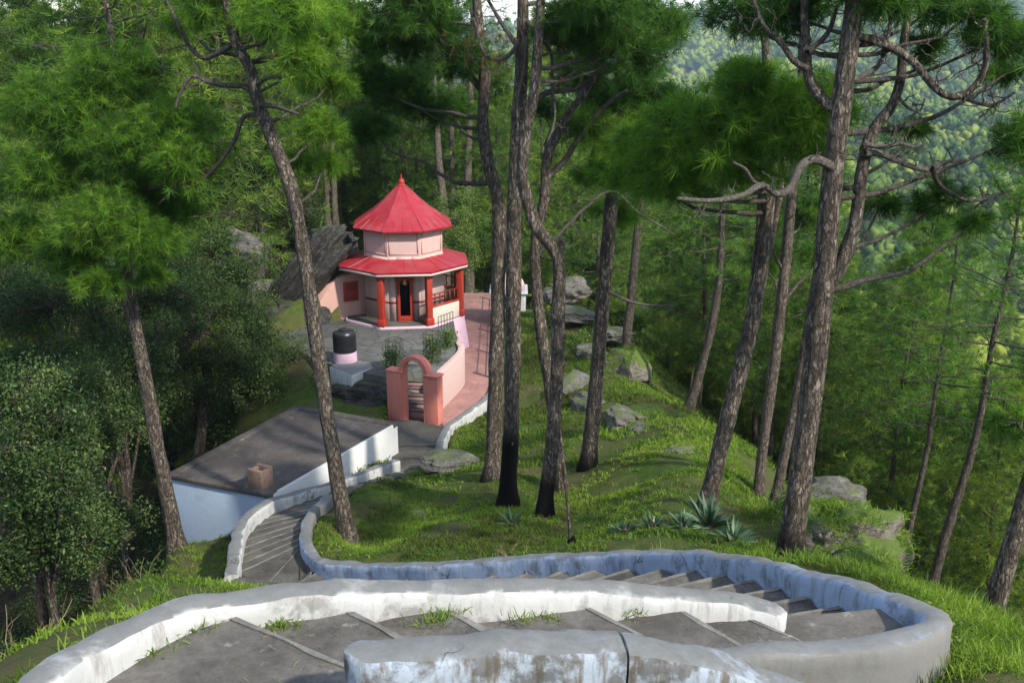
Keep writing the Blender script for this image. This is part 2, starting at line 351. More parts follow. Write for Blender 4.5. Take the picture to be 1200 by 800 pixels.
# left rail of the lower flight and of the path
endW1 = W1[-1]
low_left_pts = []
lr_k = [0, .06, .14, .25, .4, .55, .66, .74]
for k in lr_k:
    i = int(k * (len(low_right) - 1)); o_ = offset(low_right, 1.75)[i]; low_left_pts.append(o_)
low_left_pts[0] = np.array((endW1[0] + .15, endW1[1] + .25, low_right[0][2])); low_left_pts[1] = np.array((endW1[0] - .25, endW1[1] + .7, 0))
low_left_pts[2] = np.array((endW1[0] - .7, endW1[1] + 1.6, 0))
path_left = [Pz(480, 690, -10.6), Pz(345, 684, -11.45), Pz(300, 680, -11.7), Pz(278, 668, -11.85), Pz(281, 645, -11.9), Pz(290, 612, -12.1), Pz(316, 592, -12.35), Pz(348, 581, -12.5), Pz(400, 566, -12.9), Pz(461, 545, -13.55)]
def resample(pts, n):
    p = np.asarray([tuple(q) for q in pts], float); s = np.concatenate([[0], np.cumsum(np.linalg.norm(np.diff(p[:, :2], axis=0), axis=1))])
    d = np.linspace(0, s[-1], n); return np.stack([np.interp(d, s, p[:, k]) for k in range(3)], 1)
path_right_end = [Pz(395, 585, -12.45), Pz(430, 567, -12.75), Pz(470, 556, -13.2), Pz(510, 549, -13.6)]
# two stretches: lower flight (wall side / hidden side), then the level path
cut = int(.745 * (len(low_right) - 1))
corner_r = low_right[cut:]
fl_R = resample(low_right[:cut + 1], 20); fl_L = resample([tuple(q) for q in low_left_pts], 20); fl_L[:, 2] = fl_R[:, 2]
# ------------------------------------------------------------------ terrain
def warp(x, y):
    r = np.hypot(x, y) + 1e-9; s = np.log1p(r / 6.0); return np.stack([s * x / r, s * y / r], -1)
ctl = []
def cp(px, py, Y): p = P(px, py, Y); ctl.append((p.x, p.y, p.z))
def cz(px, py, z): p = Pz(px, py, z); ctl.append((p.x, p.y, p.z))
o3 = offset(w3s, -.65); o3b = offset(w3s, -.2)
for i in range(0, 160, 7):
    drop = .16 if i > iN + 8 else .42
    ctl.append((o3[i][0], o3[i][1], o3[i][2] - drop)); ctl.append((o3b[i][0], o3b[i][1], o3b[i][2] - drop - .1))
for q in ((409, 640, 23.3), (925, 668, 15), (825, 600, 19), (888, 580, 23), (908, 592, 22), (690, 545, 27), (577, 560, 26), (595, 588, 24), (637, 603, 22.5), (660, 575, 25.2), (670, 640, 19.6),
          (600, 645, 19.3), (700, 600, 21.6), (750, 560, 24), (800, 560, 22.5), (850, 610, 19), (900, 640, 16.6), (830, 500, 29.5), (740, 440, 38), (690, 370, 51), (760, 480, 33), (900, 570, 24), (1000, 650, 17.5), (950, 600, 20.5),
          (520, 540, 31), (500, 600, 24.5), (450, 600, 25.2), (430, 620, 24.2), (540, 520, 32.5), (620, 470, 37), (640, 400, 45),
          (1150, 770, 9.8), (1180, 742, 11), (1060, 790, 9.3), (1120, 742, 10.9),
          (205, 645, 26), (20, 775, 7.6), (60, 742, 9.2), (150, 690, 14), (300, 707, 19.3), (270, 694, 20.4), (250, 684, 21.4), (335, 707, 18.2), (232, 676, 23), (370, 712, 17.2),  (240, 632, 27.6), (255, 652, 25),
          (300, 706, 12), (300, 722, 9.8), (210, 716, 11), (380, 716, 12.5), (250, 694, 15), (330, 694, 16), (420, 705, 15), (150, 722, 9.8), (290, 405, 42.5), (330, 460, 37), (300, 378, 46), (240, 350, 54), (400, 470, 36), (430, 455, 36.8)):
    cp(*q)
edge = [(8, 5.2, -5.6), (11, 5.8, -6.7), (15, 6.0, -7.8), (18, 6.3, -8.9), (24, 6.2, -10.5), (30, 6.0, -11.6), (38, 5.2, -12.8), (51, 4.4, -13.9)]
for Y, X, z in edge:
    for dx, dz in ((4, -3.2), (11, -9.5), (22, -18)): ctl.append((X + dx, Y + dx * .12, z + dz))
for az, r, z in ((27, 80, -50), (22, 80, -46), (14, 80, -36), (6, 80, -26), (0, 80, -23), (-8, 80, -20), (-18, 80, -20), (-28, 80, -25), (30, 50, -33), (-34, 40, -27),
                 (30, 130, -62), (22, 130, -58), (14, 130, -50), (6, 130, -40), (-5, 130, -30), (-20, 130, -24), (-32, 130, -24),
                 (30, 190, -66), (22, 190, -62), (12, 190, -58), (0, 190, -48), (-20, 190, -32), (30, 250, -76), (22, 250, -68), (14, 250, -64), (0, 250, -58), (-20, 250, -40),
                 (30, 330, -108), (20, 330, -100), (10, 330, -88), (0, 330, -70), (-20, 330, -46), (28, 450, -84), (20, 450, -74), (10, 450, -66), (-10, 450, -54), (28, 620, -72), (18, 620, -66), (0, 620, -60), (-20, 620, -50),
                 (28, 900, -74), (15, 900, -66), (0, 900, -60), (-20, 900, -48), (28, 1400, -60), (10, 1400, -52), (-15, 1400, -50), (30, 2500, 95), (20, 2500, 130), (10, 2500, 85), (-5, 2500, 40), (-25, 2500, 10),
                 (45, 20, -15), (60, 12, -8.5), (80, 10, -4), (120, 10, 1), (180, 8, 1.5), (-120, 10, -1), (-80, 9, -4.5), (-60, 10, -6.5), (-48, 20, -19), (-50, 60, -30), (-70, 40, -14), (-100, 40, -4), (180, 40, 8), (120, 40, 2), (80, 40, -22), (60, 60, -40),
                 (60, 300, -90), (90, 300, -60), (135, 300, 0), (180, 300, 30), (-135, 300, 10), (-90, 300, -20), (-55, 300, -30), (60, 2500, 50), (90, 2500, 60), (135, 2500, 60), (180, 2500, 60), (-135, 2500, 60), (-90, 2500, 60), (-55, 2500, 60)):
    ctl.append((r * math.sin(R(az)), r * math.cos(R(az)), z))
ctl += [(-12.6, 29, -19.5), (-14, 22, -18.5), (-9.5, 16, -13.8), (-16.4, 42, -22), (-15.6, 47, -20), (-21, 46, -25), (-20, 30, -25)]
ctl.append((0, 0.3, -2.6)); ctl.append((0, 4, -4.3)); ctl.append((2.5, 5, -5.2)); ctl.append((-2.5, 5, -4.6))
ctl = np.array(ctl); cw = warp(ctl[:, 0], ctl[:, 1])
def ker(d2): return .5 * d2 * np.log(d2 + 1e-12)
n_ = len(ctl); K = ker(((cw[:, None] - cw[None]) ** 2).sum(-1)) + np.eye(n_) * 4e-4
Pm = np.concatenate([np.ones((n_, 1)), cw], 1)
sol = np.linalg.solve(np.block([[K, Pm], [Pm.T, np.zeros((3, 3))]]), np.concatenate([ctl[:, 2], np.zeros(3)]))
def inpoly(x, y, poly):
    c = np.zeros(np.shape(x), bool); n = len(poly); j = n - 1
    for i in range(n):
        xi, yi, xj, yj = poly[i][0], poly[i][1], poly[j][0], poly[j][1]
        if abs(yj - yi) > 1e-9: c ^= ((yi > y) != (yj > y)) & (x < (xj - xi) * (y - yi) / (yj - yi) + xi)
        j = i
    return c
cor_R = np.vstack([low_right, np.array([tuple(q) for q in path_right_end])])
cor_L = np.vstack([fl_L, np.array([tuple(q) for q in path_left])])
_o = offset(low_right, -.03); _w1 = spline(W1, 60)[::-1][:46]
corridor = [tuple(q[:2]) for q in _o] + [tuple(q[:2]) for q in path_right_end] + [tuple(q[:2]) for q in path_left[::-1]] + [(p[0], p[1]) for p in _w1[::-1]]
cor_pts = np.vstack([cor_R, cor_L])
upper_poly = [(p[0], p[1]) for p in W1] + [tuple(q[:2]) for q in w3s[:iN + 1][::-1]] + [(1.0, 7.0), (-1.2, 6.6), (-1.2, 4.6), (-4.2, 4.6)]
TZ = -12.0
HR = -12.3                                                        # roof of the white house
house = [Pz(320, 580, HR), Pz(466, 496, HR), Pz(348, 476, HR), Pz(198, 556, HR)]
terrace = [Pz(*q, TZ) for q in ((318, 393), (372, 379), (445, 366), (530, 366), (537, 405), (528, 420), (514, 433), (470, 436), (450, 441), (425, 436), (372, 422))]
plaza = [Pz(516, 497, -13.4), Pz(524, 499, -13.4), Pz(572, 463, -13.4), Pz(582, 440, -13.4), Pz(584, 400, -13.4), Pz(584, 343, -13.4), Pz(440, 343, -13.4), Pz(440, 460, -13.4)]
GATE_BASE = Pz(490, 499, -13.3)
gate_pad = [Pz(*q, -13.4) for q in ((458, 552), (520, 548), (528, 494), (450, 494))]
gate_pad2 = [Pz(446, 500, -13.3), Pz(528, 498, -13.3), Pz(522, 430, -12), Pz(462, 438, -12)]
def zraw(x, y):
    x = np.asarray(x, float); y = np.asarray(y, float); sh = x.shape; x = x.ravel(); y = y.ravel(); out = np.zeros(len(x))
    for a in range(0, len(x), 20000):
        w = warp(x[a:a + 20000], y[a:a + 20000]); d2 = ((w[:, None] - cw[None]) ** 2).sum(-1)
        out[a:a + 20000] = ker(d2) @ sol[:n_] + sol[n_] + w @ sol[n_ + 1:]
    r = np.hypot(x, y); p3 = np.stack([x, y, 0 * x], -1)
    out += .16 * fbm(p3 * .55, 4, 3) * np.clip((r - 9) / 8, 0, 1) + 1.6 * fbm(p3 * .045, 3, 5) * np.clip((r - 60) / 60, 0, 1) + 10 * fbm(p3 * .008, 4, 9) * np.clip((r - 380) / 500, 0, 1)
    return out.reshape(sh)
def zground(x, y):
    x = np.asarray(x, float); y = np.asarray(y, float); z = zraw(x, y)
    near = (np.hypot(x, y) < 70)
    if near.any():
        def clampz(mask, zz):
            nonlocal z; z = np.where(mask, np.minimum(z, zz), z)
        m = near & inpoly(x, y, corridor)
        if m.any():
            zz = np.full(x.shape, 99.0); d = (x[m][:, None] - cor_pts[None, :, 0]) ** 2 + (y[m][:, None] - cor_pts[None, :, 1]) ** 2
            zz[m] = cor_pts[np.argmin(d, 1), 2] - .6; clampz(m, zz)
        clampz(near & inpoly(x, y, upper_poly), -6.5)
        clampz(near & inpoly(x, y, [(p.x, p.y) for p in house]), -14.0)
        clampz(near & inpoly(x, y, [(p.x, p.y) for p in terrace]), -12.6)
        clampz(near & inpoly(x, y, [(p.x, p.y) for p in plaza]), -13.8)
        clampz(near & inpoly(x, y, [(p.x, p.y) for p in gate_pad]), -14.0)
        clampz(near & inpoly(x, y, [(p.x, p.y) for p in gate_pad2]), -13.7)
    return z
def gz(x, y): return float(zground(np.array([x]), np.array([y]))[0])
az_ = np.concatenate([np.arange(-180, -40, 4), np.arange(-40, 40, .26), np.arange(40, 180.1, 4)])
rr_ = np.concatenate([[0.05, .8, 1.6, 2.4, 3.2], np.geomspace(4, 70, 260), np.geomspace(71.5, 2600, 150)])
AZ, RR = np.meshgrid(np.radians(az_), rr_); X, Y = RR * np.sin(AZ), RR * np.cos(AZ); Z = zground(X, Y)
na, nr = len(az_), len(rr_); ii = np.arange(nr - 1)[:, None] * na; jj = np.arange(na - 1)[None]
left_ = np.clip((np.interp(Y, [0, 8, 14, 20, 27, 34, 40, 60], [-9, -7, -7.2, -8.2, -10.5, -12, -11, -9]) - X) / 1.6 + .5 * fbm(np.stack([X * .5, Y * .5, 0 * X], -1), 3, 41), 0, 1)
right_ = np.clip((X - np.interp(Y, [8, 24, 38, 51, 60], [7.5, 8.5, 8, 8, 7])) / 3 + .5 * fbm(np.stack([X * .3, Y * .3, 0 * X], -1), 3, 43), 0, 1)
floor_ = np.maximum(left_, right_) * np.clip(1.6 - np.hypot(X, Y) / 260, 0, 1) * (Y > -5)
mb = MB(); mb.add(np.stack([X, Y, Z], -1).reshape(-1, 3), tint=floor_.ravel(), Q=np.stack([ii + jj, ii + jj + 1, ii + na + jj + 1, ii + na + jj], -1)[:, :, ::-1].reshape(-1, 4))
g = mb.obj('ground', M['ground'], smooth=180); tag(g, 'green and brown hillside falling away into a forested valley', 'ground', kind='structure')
ZMIN = float(Z.min()); ZMAX = float(Z.max())

# ------------------------------------------------------------------ walls of the switchback stairway
def wall(name, pts, t, h, mat, label, cat='wall', n=None, rough=.03, seed=0, bottom=None, group=None, close_round=False, bare=False, first=False):
    L = length(pts); n = n or max(12, int(L / (.045 if close_round else .12))); p = spline(pts, n)
    T = np.gradient(p[:, :2], axis=0); T /= np.linalg.norm(T, axis=1)[:, None] + 1e-9; N = np.stack([-T[:, 1], T[:, 0]], 1)
    prof = [(-.5, -h, 1), (-.5, -h * .5, 1), (-.5, -.16, 1), (-.5, -.06, 1), (-.44, -.018, 1), (-.3, 0, 1), (0, .006, 1), (.3, 0, 1), (.44, -.018, 1), (.5, -.06, 1), (.5, -.16, 1), (.5, -h * .5, 1), (.5, -h, 1)]
    rings = []
    for i in range(n):
        e = (i if first else min(i, n - 1 - i)) * (L / n); q_ = min(1, e / (t * .55)); k = max(.12, math.sqrt(1 - (1 - q_) ** 2)) if close_round else 1.0
        ring = []
        for a, b, _ in prof:
            x = p[i, 0] + N[i, 0] * a * t * k; y = p[i, 1] + N[i, 1] * a * t * k; z = p[i, 2] + b
            ring.append((x, y, z))
        rings.append(ring)
    V = np.array(rings); q = V.reshape(-1, 3)
    d = np.stack([fbm(q * 2.3, 3, seed), fbm(q * 2.3 + 31, 3, seed + 4), fbm(q * 1.9 + 77, 3, seed + 8)], -1) * rough
    V = (q + d).reshape(V.shape)
    m = MB(); m.loft([r for r in V], cap=True)
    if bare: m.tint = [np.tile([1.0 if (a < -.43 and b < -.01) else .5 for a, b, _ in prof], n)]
    o = m.obj(name, mat, smooth=40); tag(o, label, cat, group); return o
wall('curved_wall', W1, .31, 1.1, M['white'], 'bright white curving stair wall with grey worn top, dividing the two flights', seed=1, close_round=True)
w2 = thing('cracked_wall', 'low grey-topped wall with peeling whitewash and a vertical crack, nearest the viewer', 'wall', tuple(W2a[0]))
def child_wall(parent, *a, **k):
    o = wall(*a, **k); del o['category']; del o['label']; o.parent = parent; o.location = -parent.location; return o
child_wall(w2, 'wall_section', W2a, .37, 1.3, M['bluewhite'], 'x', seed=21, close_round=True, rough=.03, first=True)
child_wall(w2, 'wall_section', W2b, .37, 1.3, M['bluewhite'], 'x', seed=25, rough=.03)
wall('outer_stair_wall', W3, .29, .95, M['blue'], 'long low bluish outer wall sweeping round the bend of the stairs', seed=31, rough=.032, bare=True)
wall('path_wall', W4, .30, 1.0, M['white'], 'white low wall following the path beside the flat-roofed house', seed=41)
wall('path_kerb', [Pz(272, 676, -11.62), Pz(305, 682, -11.55), Pz(345, 686, -11.35), Pz(420, 689, -10.95), Pz(480, 692, -10.6)], .22, .8, M['step_far'], 'thin grey concrete kerb closing the low corner of the path', 'kerb', seed=45, rough=.012)
wall('garden_wall', W5, .30, 1.0, M['white'], 'low white and grey retaining wall edging the red paved walk', seed=51)

# steps -------------------------------------------------------------------------------------------------
def slab(parent, poly, z, mat, seed=0, depth=.6, name='step', sub=.22):
    """one stone step: an irregular slab with a slightly uneven top"""
    poly = [np.array(p[:2], float) for p in poly]; out = []
    for i in range(len(poly)):
        a, b = poly[i], poly[(i + 1) % len(poly)]; k = max(1, int(np.linalg.norm(b - a) / .25))
        for j in range(k): out.append(a + (b - a) * j / k)
    q = np.array(out); w = vnoise(np.stack([q[:, 0] * 2.2, q[:, 1] * 2.2, 0 * q[:, 0] + seed], -1), seed) * .035
    c = q.mean(0); d = (q - c); d /= np.linalg.norm(d, axis=1)[:, None] + 1e-9; q = q + d * w[:, None]
    A = np.sum(q[:, 0] * np.roll(q[:, 1], -1) - np.roll(q[:, 0], -1) * q[:, 1])
    if A < 0: q = q[::-1]
    n = len(q); zt = z + vnoise(np.stack([q[:, 0], q[:, 1], 0 * q[:, 0]], -1) * 1.3, 3) * .012
    m = MB(); r0 = np.column_stack([q, np.full(n, z - depth)]); r1 = np.column_stack([q, zt - .02])
    d = (q - c); d /= np.linalg.norm(d, axis=1)[:, None] + 1e-9; q2 = q - d * .018; r2 = np.column_stack([q2, zt])
    m.loft([r0, r1, r2]); return m.obj(name, mat, parent, smooth=30)
stair = thing('stone_stairway', 'grey stone stairway doubling back between the low whitewashed walls', 'stairs', (0, 8, -6))
ZK = [-4.84 - .18 * k for k in range(6)]
O = [Pz(px, py, ZK[k]) for k, (px, py) in enumerate(((255, 725), (410, 725), (510, 714), (680, 714), (790, 716), (870, 727)))]
O = [Vector((o.x, o.y + .12, o.z)) for o in O]
I = [Pz(px, py, ZK[k]) for k, (px, py) in enumerate(((420, 786), (510, 766), (600, 752), (765, 751), (872, 758), (955, 758)))]
slab(stair, [O[0], I[0], (-1.2, 4.6), (-4.0, 4.8), Pz(60, 800, -4.84), Pz(140, 778, -4.84), Pz(200, 750, -4.84)], ZK[0], M['step'], 1)
for k in range(1, 6):
    slab(stair, [O[k - 1] + (O[k - 1] - O[k]) * .06, O[k], I[k], I[k - 1] + (I[k - 1] - I[k]) * .06], ZK[k], M['step'], 3 + k)
slab(stair, [O[4], O[5], endW1 + Vector((.1, .25, 0)), tuple(fl_L[0][:2]), tuple(low_right[0][:2])] + [tuple(q[:2]) for q in w3s[2:iN:4][::-1]] + [I[3], I[4]], -5.93, M['step'], 11)
def flight(parent, Rr, Ll, mat, seed, zdrop=0):
    n = len(Rr)
    for i in range(n - 1):
        a, b, c, d = Rr[i], Rr[i + 1], Ll[i + 1], Ll[i]
        ext = .10; a = a + (a - b) * ext; d = d + (d - c) * ext
        slab(parent, [a, b, c, d], Rr[i + 1][2] + zdrop, mat, seed + i)
flight(stair, fl_R, fl_L, M['step'], 30)
path = thing('stepped_path', 'narrow stepped concrete path curving down from the stairs to the red gate', 'path', (-5, 25, -12)); path['kind'] = 'structure'
pr = np.vstack([low_right[cut:], np.array([tuple(q) for q in path_right_end])]); pl = np.vstack([[fl_L[-1]], np.array([tuple(q) for q in path_left])])
# match rails by the corner
pR1 = resample(low_right[cut:cut + max(2, int((len(low_right) - cut) * .42))], 9); pL1 = resample([tuple(fl_L[-1])] + path_left[:4], 9)
pR2 = resample(np.vstack([pR1[-1:], low_right[cut + int((len(low_right) - cut) * .42):], np.array([tuple(q) for q in path_right_end])]), 22); pL2 = resample([tuple(q) for q in path_left[3:]], 22)
flight(path, pR1, pL1, M['step_far'], 60); flight(path, pR2, pL2, M['step_far'], 80)
gb = GATE_BASE
for i, (zz, t0, t1) in enumerate(((-13.5, 0, .25), (-13.38, .2, .5), (-13.3, .45, 1.15))):
    a0, b0 = np.array(Pz(459, 549, -13.5))[:2], np.array(Pz(514, 547, -13.5))[:2]; a1, b1 = np.array(Pz(460, 497, -13.3))[:2], np.array(Pz(518, 500, -13.3))[:2]
    f = lambda a, b, t: a + (b - a) * t
    slab(path, [f(a0, a1, t0), f(b0, b1, t0), f(b0, b1, t1), f(a0, a1, t1)], zz, M['step_far'], 120 + i)

M['nosing'] = m_concrete('worn_step_edge', (.10, .095, .085), (.30, .285, .26), None, 2.0)
def nosing(a, b, back, z, par=None):
    a = np.array(a[:2], float); b = np.array(b[:2], float); n = 14; t = np.linspace(.01, .99, n)[:, None]; e = a + (b - a) * t; bd = np.array(back[:2], float); bd = bd / np.linalg.norm(bd)
    wv = (.05 + .035 * vnoise(np.column_stack([e * 3.1, np.full(n, z)]), 8))[:, None]; f = e - bd * .012; g_ = e + bd * wv
    m = MB(); m.loft([[(f[i][0], f[i][1], z - .05), (f[i][0], f[i][1], z + .008), (g_[i][0], g_[i][1], z + .012), (g_[i][0], g_[i][1], z - .05)] for i in range(n)]); return m.obj('nosing', M['nosing'], par or stair, smooth=30)
for k in range(0, 6): nosing(O[k], I[k], (O[max(k - 1, 0)] - O[max(k, 1)]), ZK[k])
for q, w in ((pR1, pL1), (pR2, pL2)):
    for i in range(0, len(q) - 1): nosing(q[i + 1], w[i + 1], q[i] - q[i + 1], q[i + 1][2], path)
for i in range(len(fl_R) - 1): nosing(fl_R[i + 1], fl_L[i + 1], fl_R[i] - fl_R[i + 1], fl_R[i + 1][2])

# ------------------------------------------------------------------ flat-roofed white house
hc = sum(house, Vector()) / 4
h_ = thing('white_house', 'flat-roofed whitewashed house sunk beside the path, with a dark weathered roof', 'house', (hc.x, hc.y, -14.5))
def inset(poly, d):
    c = sum((Vector(p[:2]) for p in poly), Vector((0, 0))) / len(poly)
    return [tuple(c + (Vector(p[:2]) - c) * (1 - d / (Vector(p[:2]) - c).length)) for p in poly]
hp = [tuple(p[:2]) for p in house]
m = MB(); m.prism(inset(hp, .22), HR - .13, HR - .02); m.obj('roof', M['roof_slab'], h_, bevel=.02)
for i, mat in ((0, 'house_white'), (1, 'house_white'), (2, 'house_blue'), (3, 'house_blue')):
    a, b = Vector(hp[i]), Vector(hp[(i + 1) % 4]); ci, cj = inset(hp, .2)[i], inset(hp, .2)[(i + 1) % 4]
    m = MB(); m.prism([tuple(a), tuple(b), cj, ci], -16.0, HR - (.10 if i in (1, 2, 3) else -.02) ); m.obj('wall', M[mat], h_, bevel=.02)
# thin roof slab lip over the shaded sides
m = MB()
for i in (1, 2, 3):
    a, b = Vector(hp[i]), Vector(hp[(i + 1) % 4]); e = (b - a).normalized(); nrm = Vector((e.y, -e.x)); ctr = Vector((hc.x, hc.y))
    if (a - ctr).dot(nrm) < 0: nrm = -nrm
    m.prism([tuple(a + nrm * .08), tuple(b + nrm * .08), tuple(b - nrm * .26), tuple(a - nrm * .26)], HR - .098, HR + .02 + .003 * i)
m.obj('roof_edge', M['roof_slab'], h_, bevel=.02)
vent = thing('roof_vent', 'small square brick vent stack standing on the dark flat roof', 'vent', tuple(Pz(306, 570, HR)))
m = MB(); v0 = Pz(306, 569, HR); ang = math.atan2(house[1].y - house[0].y, house[1].x - house[0].x)
for dx, dy in ((-.2, 0), (.2, 0)): m.box((v0.x + dx * math.cos(ang), v0.y + dx * math.sin(ang), HR + .28), (.13, .52, .62), ang)
for dy in (-.2, .2): m.box((v0.x - dy * math.sin(ang), v0.y + dy * math.cos(ang), HR + .262), (.27, .12, .58), ang)
m.obj('stack', M['clay'], vent, bevel=.015)

# ------------------------------------------------------------------ terrace and paving
m = MB(); m.prism([(p.x, p.y) for p in terrace], -14.3, TZ); o = m.obj('stone_terrace', M['flag'], bevel=.03)
tag(o, 'grey flagstone terrace in front of the octagonal shrine', 'terrace', kind='structure')
m = MB(); m.prism([(p.x, p.y) for p in plaza], -14.2, -13.4); o = m.obj('paved_walk', M['brick_path'], bevel=.02)
tag(o, 'brick-red paved walk running past the shrine', 'pavement', kind='structure')
rw = [Pz(509, 441, TZ + .12), Pz(517, 432, TZ + .12), Pz(530, 420, TZ + .12), Pz(540, 408, TZ + .12), Pz(536, 398, TZ + .12)]
rw2 = spline(rw, 14)
m = MB(); outp = offset(rw2, -.16); inn = offset(rw2, .12)
rings = [[(outp[i][0] , outp[i][1] , -13.9), (outp[i][0], outp[i][1], TZ + .1), (inn[i][0], inn[i][1], TZ + .1), (inn[i][0], inn[i][1], -13.9)] for i in range(14)]
m.loft(rings); o = m.obj('retaining_wall', M['pink_pale'], bevel=.02); tag(o, 'pale pink retaining wall below the planted corner of the terrace', 'wall')

# ------------------------------------------------------------------ octagonal shrine
TC = Pz(471, 383, TZ); TC = Vector((P(473, 300, 45.3).x, 45.3, TZ))
def ngon(r, rot, n=8, c=TC): return [(c.x + r * math.sin(rot + 2 * math.pi * k / n), c.y - r * math.cos(rot + 2 * math.pi * k / n)) for k in range(n)]
RT = R(-16)
tp = thing('octagonal_shrine', 'pink octagonal hill shrine with a conical red roof over a red veranda roof', 'temple', tuple(TC))
z_eave, z_low_in, z_tw, z_apex = P(480, 322, 42.4).z, P(474, 304, 43.5).z, P(474, 271, 43.2).z, P(467, 217, 45.3).z
def ring(r, z, rot=RT, n=8): return [(x, y, z) for x, y in ngon(r, rot, n)]
m = MB(); m.loft([ring(3.32, -14.2), ring(2.98, TZ + .02), ring(2.98, TZ + .1)]); m.obj('plinth', M['lilac'], tp, bevel=.02)
m = MB(); m.loft([ring(2.9, TZ + .085), ring(2.9, TZ + .125)]); m.obj('floor', M['step_far'], tp)
# sanctum walls, one panel per side; the door side is open
ri = 1.95; zt = z_low_in + .1
door_side = 0
pts = ngon(ri, RT)
for k in range(8):
    a, b = Vector(pts[k]), Vector(pts[(k + 1) % 8]); e = (b - a); L = e.length; e.normalize(); nr = Vector((e.y, -e.x)); ang = math.atan2(e.y, e.x)
    mid = (a + b) / 2
    if k == door_side:
        for s0, s1 in ((0, .27), (.73, 1)):
            c = a + e * L * (s0 + s1) / 2 - nr * .06; m = MB(); m.box((c.x, c.y, (TZ + .1 + zt) / 2), (L * (s1 - s0), .12, zt - TZ - .1), ang); m.obj('sanctum_wall', M['pink_pale'], tp)
            m = MB(); c2 = a + e * L * (s0 + s1) / 2 + nr * .004; m.box((c2.x, c2.y, TZ + 1.0), (L * (s1 - s0), .02, .1), ang); m.obj('painted_band', M['red_dark'], tp)
        c = mid - nr * .06; m = MB(); m.box((c.x, c.y, (TZ + 2.15 + zt) / 2), (L * .46, .118, zt - TZ - 2.15), ang); m.obj('sanctum_wall', M['pink_pale'], tp)
        fr = MB()
        for s in (-1, 1):
            c = mid + e * s * (L * .23 - .06) + nr * .02; fr.box((c.x, c.y, TZ + 1.13), (.13, .16, 2.06), ang)
        c = mid + nr * .02; fr.box((c.x, c.y, TZ + 2.1), (L * .46 + .1, .17, .13), ang); fr.box((c.x, c.y, TZ + .24), (L * .46 - .14, .158, .24), ang)
        d = fr.obj('doorway', M['red'], tp, bevel=.01)
        c = mid - nr * .5; mm = MB(); mm.box((c.x, c.y, TZ + 1.2), (L * .46, .05, 2.1), ang); mm.obj('dark_opening', M['dark'], d)
        c = mid - nr * .02; mm = MB()
        for q in range(9): mm.tube([(c.x + e.x * (q - 4) * .065, c.y + e.y * (q - 4) * .065, TZ + 2.03), (c.x + e.x * (q - 4) * .066, c.y + e.y * (q - 4) * .066, TZ + 1.78 + .03 * abs(q - 4))], .022, 5)
        mm.obj('door_garland', M['dry'], d)
        # brass bell on a cord before the door
        mm = MB(); c = mid + nr * .25; prof = [(.02, .22), (.05, .2), (.07, .1), (.11, 0)]
        mm.loft([[(c.x + r_ * math.cos(t), c.y + r_ * math.sin(t), TZ + 1.9 + h) for t in np.linspace(0, 2 * math.pi, 12, endpoint=False)] for r_, h in prof[::-1]])
        bl = mm.obj('brass_bell', M['brass'], None, smooth=40); tag(bl, 'small brass bell hanging before the dark shrine doorway', 'bell')
        mm = MB(); mm.tube([(c.x, c.y, TZ + 2.1), (c.x, c.y, TZ + 2.42)], .012, 5); oo = mm.obj('cord', M['iron'], bl)
    else:
        c = mid - nr * .06; m = MB(); m.box((c.x, c.y, (TZ + .1 + zt) / 2), (L + .03, .12, zt - TZ - .1), ang); m.obj('sanctum_wall', M['pink_pale'], tp)
        m = MB(); c2 = mid + nr * .004; m.box((c2.x, c2.y, TZ + 1.0), (L, .02, .1), ang); m.obj('painted_band', M['red_dark'], tp)
# columns
for k, (x, y) in enumerate(ngon(2.78, RT)):
    if k in (6, 7): continue
    m = MB(); a = RT + 2 * math.pi * k / 8
    m.box((x, y, (TZ + .12 + z_eave) / 2), (.27, .27, z_eave - TZ - .02), a)
    m.box((x, y, TZ + .28), (.36, .36, .32), a); m.box((x, y, z_eave - .16), (.34, .34, .16), a)
    m.obj('column', M['red'], tp, bevel=.02)
# parapet on the right-hand sides
cols = ngon(2.78, RT)
for k in (1, 2, 3):
    a, b = Vector(cols[k]), Vector(cols[(k + 1) % 8]); e = (b - a); L = e.length - .3; e.normalize(); ang = math.atan2(e.y, e.x); c = (a + b) / 2
    m = MB(); m.box((c.x, c.y, TZ + .5), (L, .12, .78), ang); pw = m.obj('parapet', M['cream'], tp, bevel=.01)
    m = MB(); m.box((c.x, c.y, TZ + .925), (L, .17, .07), ang); m.obj('parapet_rail', M['red'], pw)
    m = MB()
    for q in range(5): s = (q - 2) * L / 5.5; m.box((c.x + e.x * s, c.y + e.y * s, TZ + 1.2), (.04, .04, .48), ang)
    m.box((c.x, c.y, TZ + 1.46), (L, .06, .05), ang); m.obj('railing', M['red_dark'], pw)
# roofs
def octroof(name, r0, z0, r1, z1, mat, thick=.09, curve=0, n=8, rot=RT):
    rr = []
    steps = 6
    for s in range(steps + 1):
        t = s / steps; rad = r0 + (r1 - r0) * t; z = z0 + (z1 - z0) * (t ** (1 + curve)); rr.append(ring(max(rad, .03), z, rot, n))
    under = [ring(max(r1, .03), z1 - thick, rot, n), ring(r0 - .02, z0 - thick, rot, n)]
    m = MB(); m.loft([under[0]] + [under[1]] + rr, cap=True); return m.obj(name, mat, tp, smooth=25)
z_low_out = z_eave + .1
octroof('veranda_roof', 3.2, z_low_out, 1.9, z_low_in + .02, M['red_roof'], .08)
m = MB(); o_r, i_r = ring(3.17, z_low_out - .083), ring(3.05, z_low_out - .083)
m.loft([ring(3.0, z_low_out - .085), ring(3.16, z_low_out - .085), ring(3.16, z_low_out - .19), ring(3.0, z_low_out - .19), ring(3.0, z_low_out - .085)], cap=False); m.obj('eave_trim', M['trim'], tp)
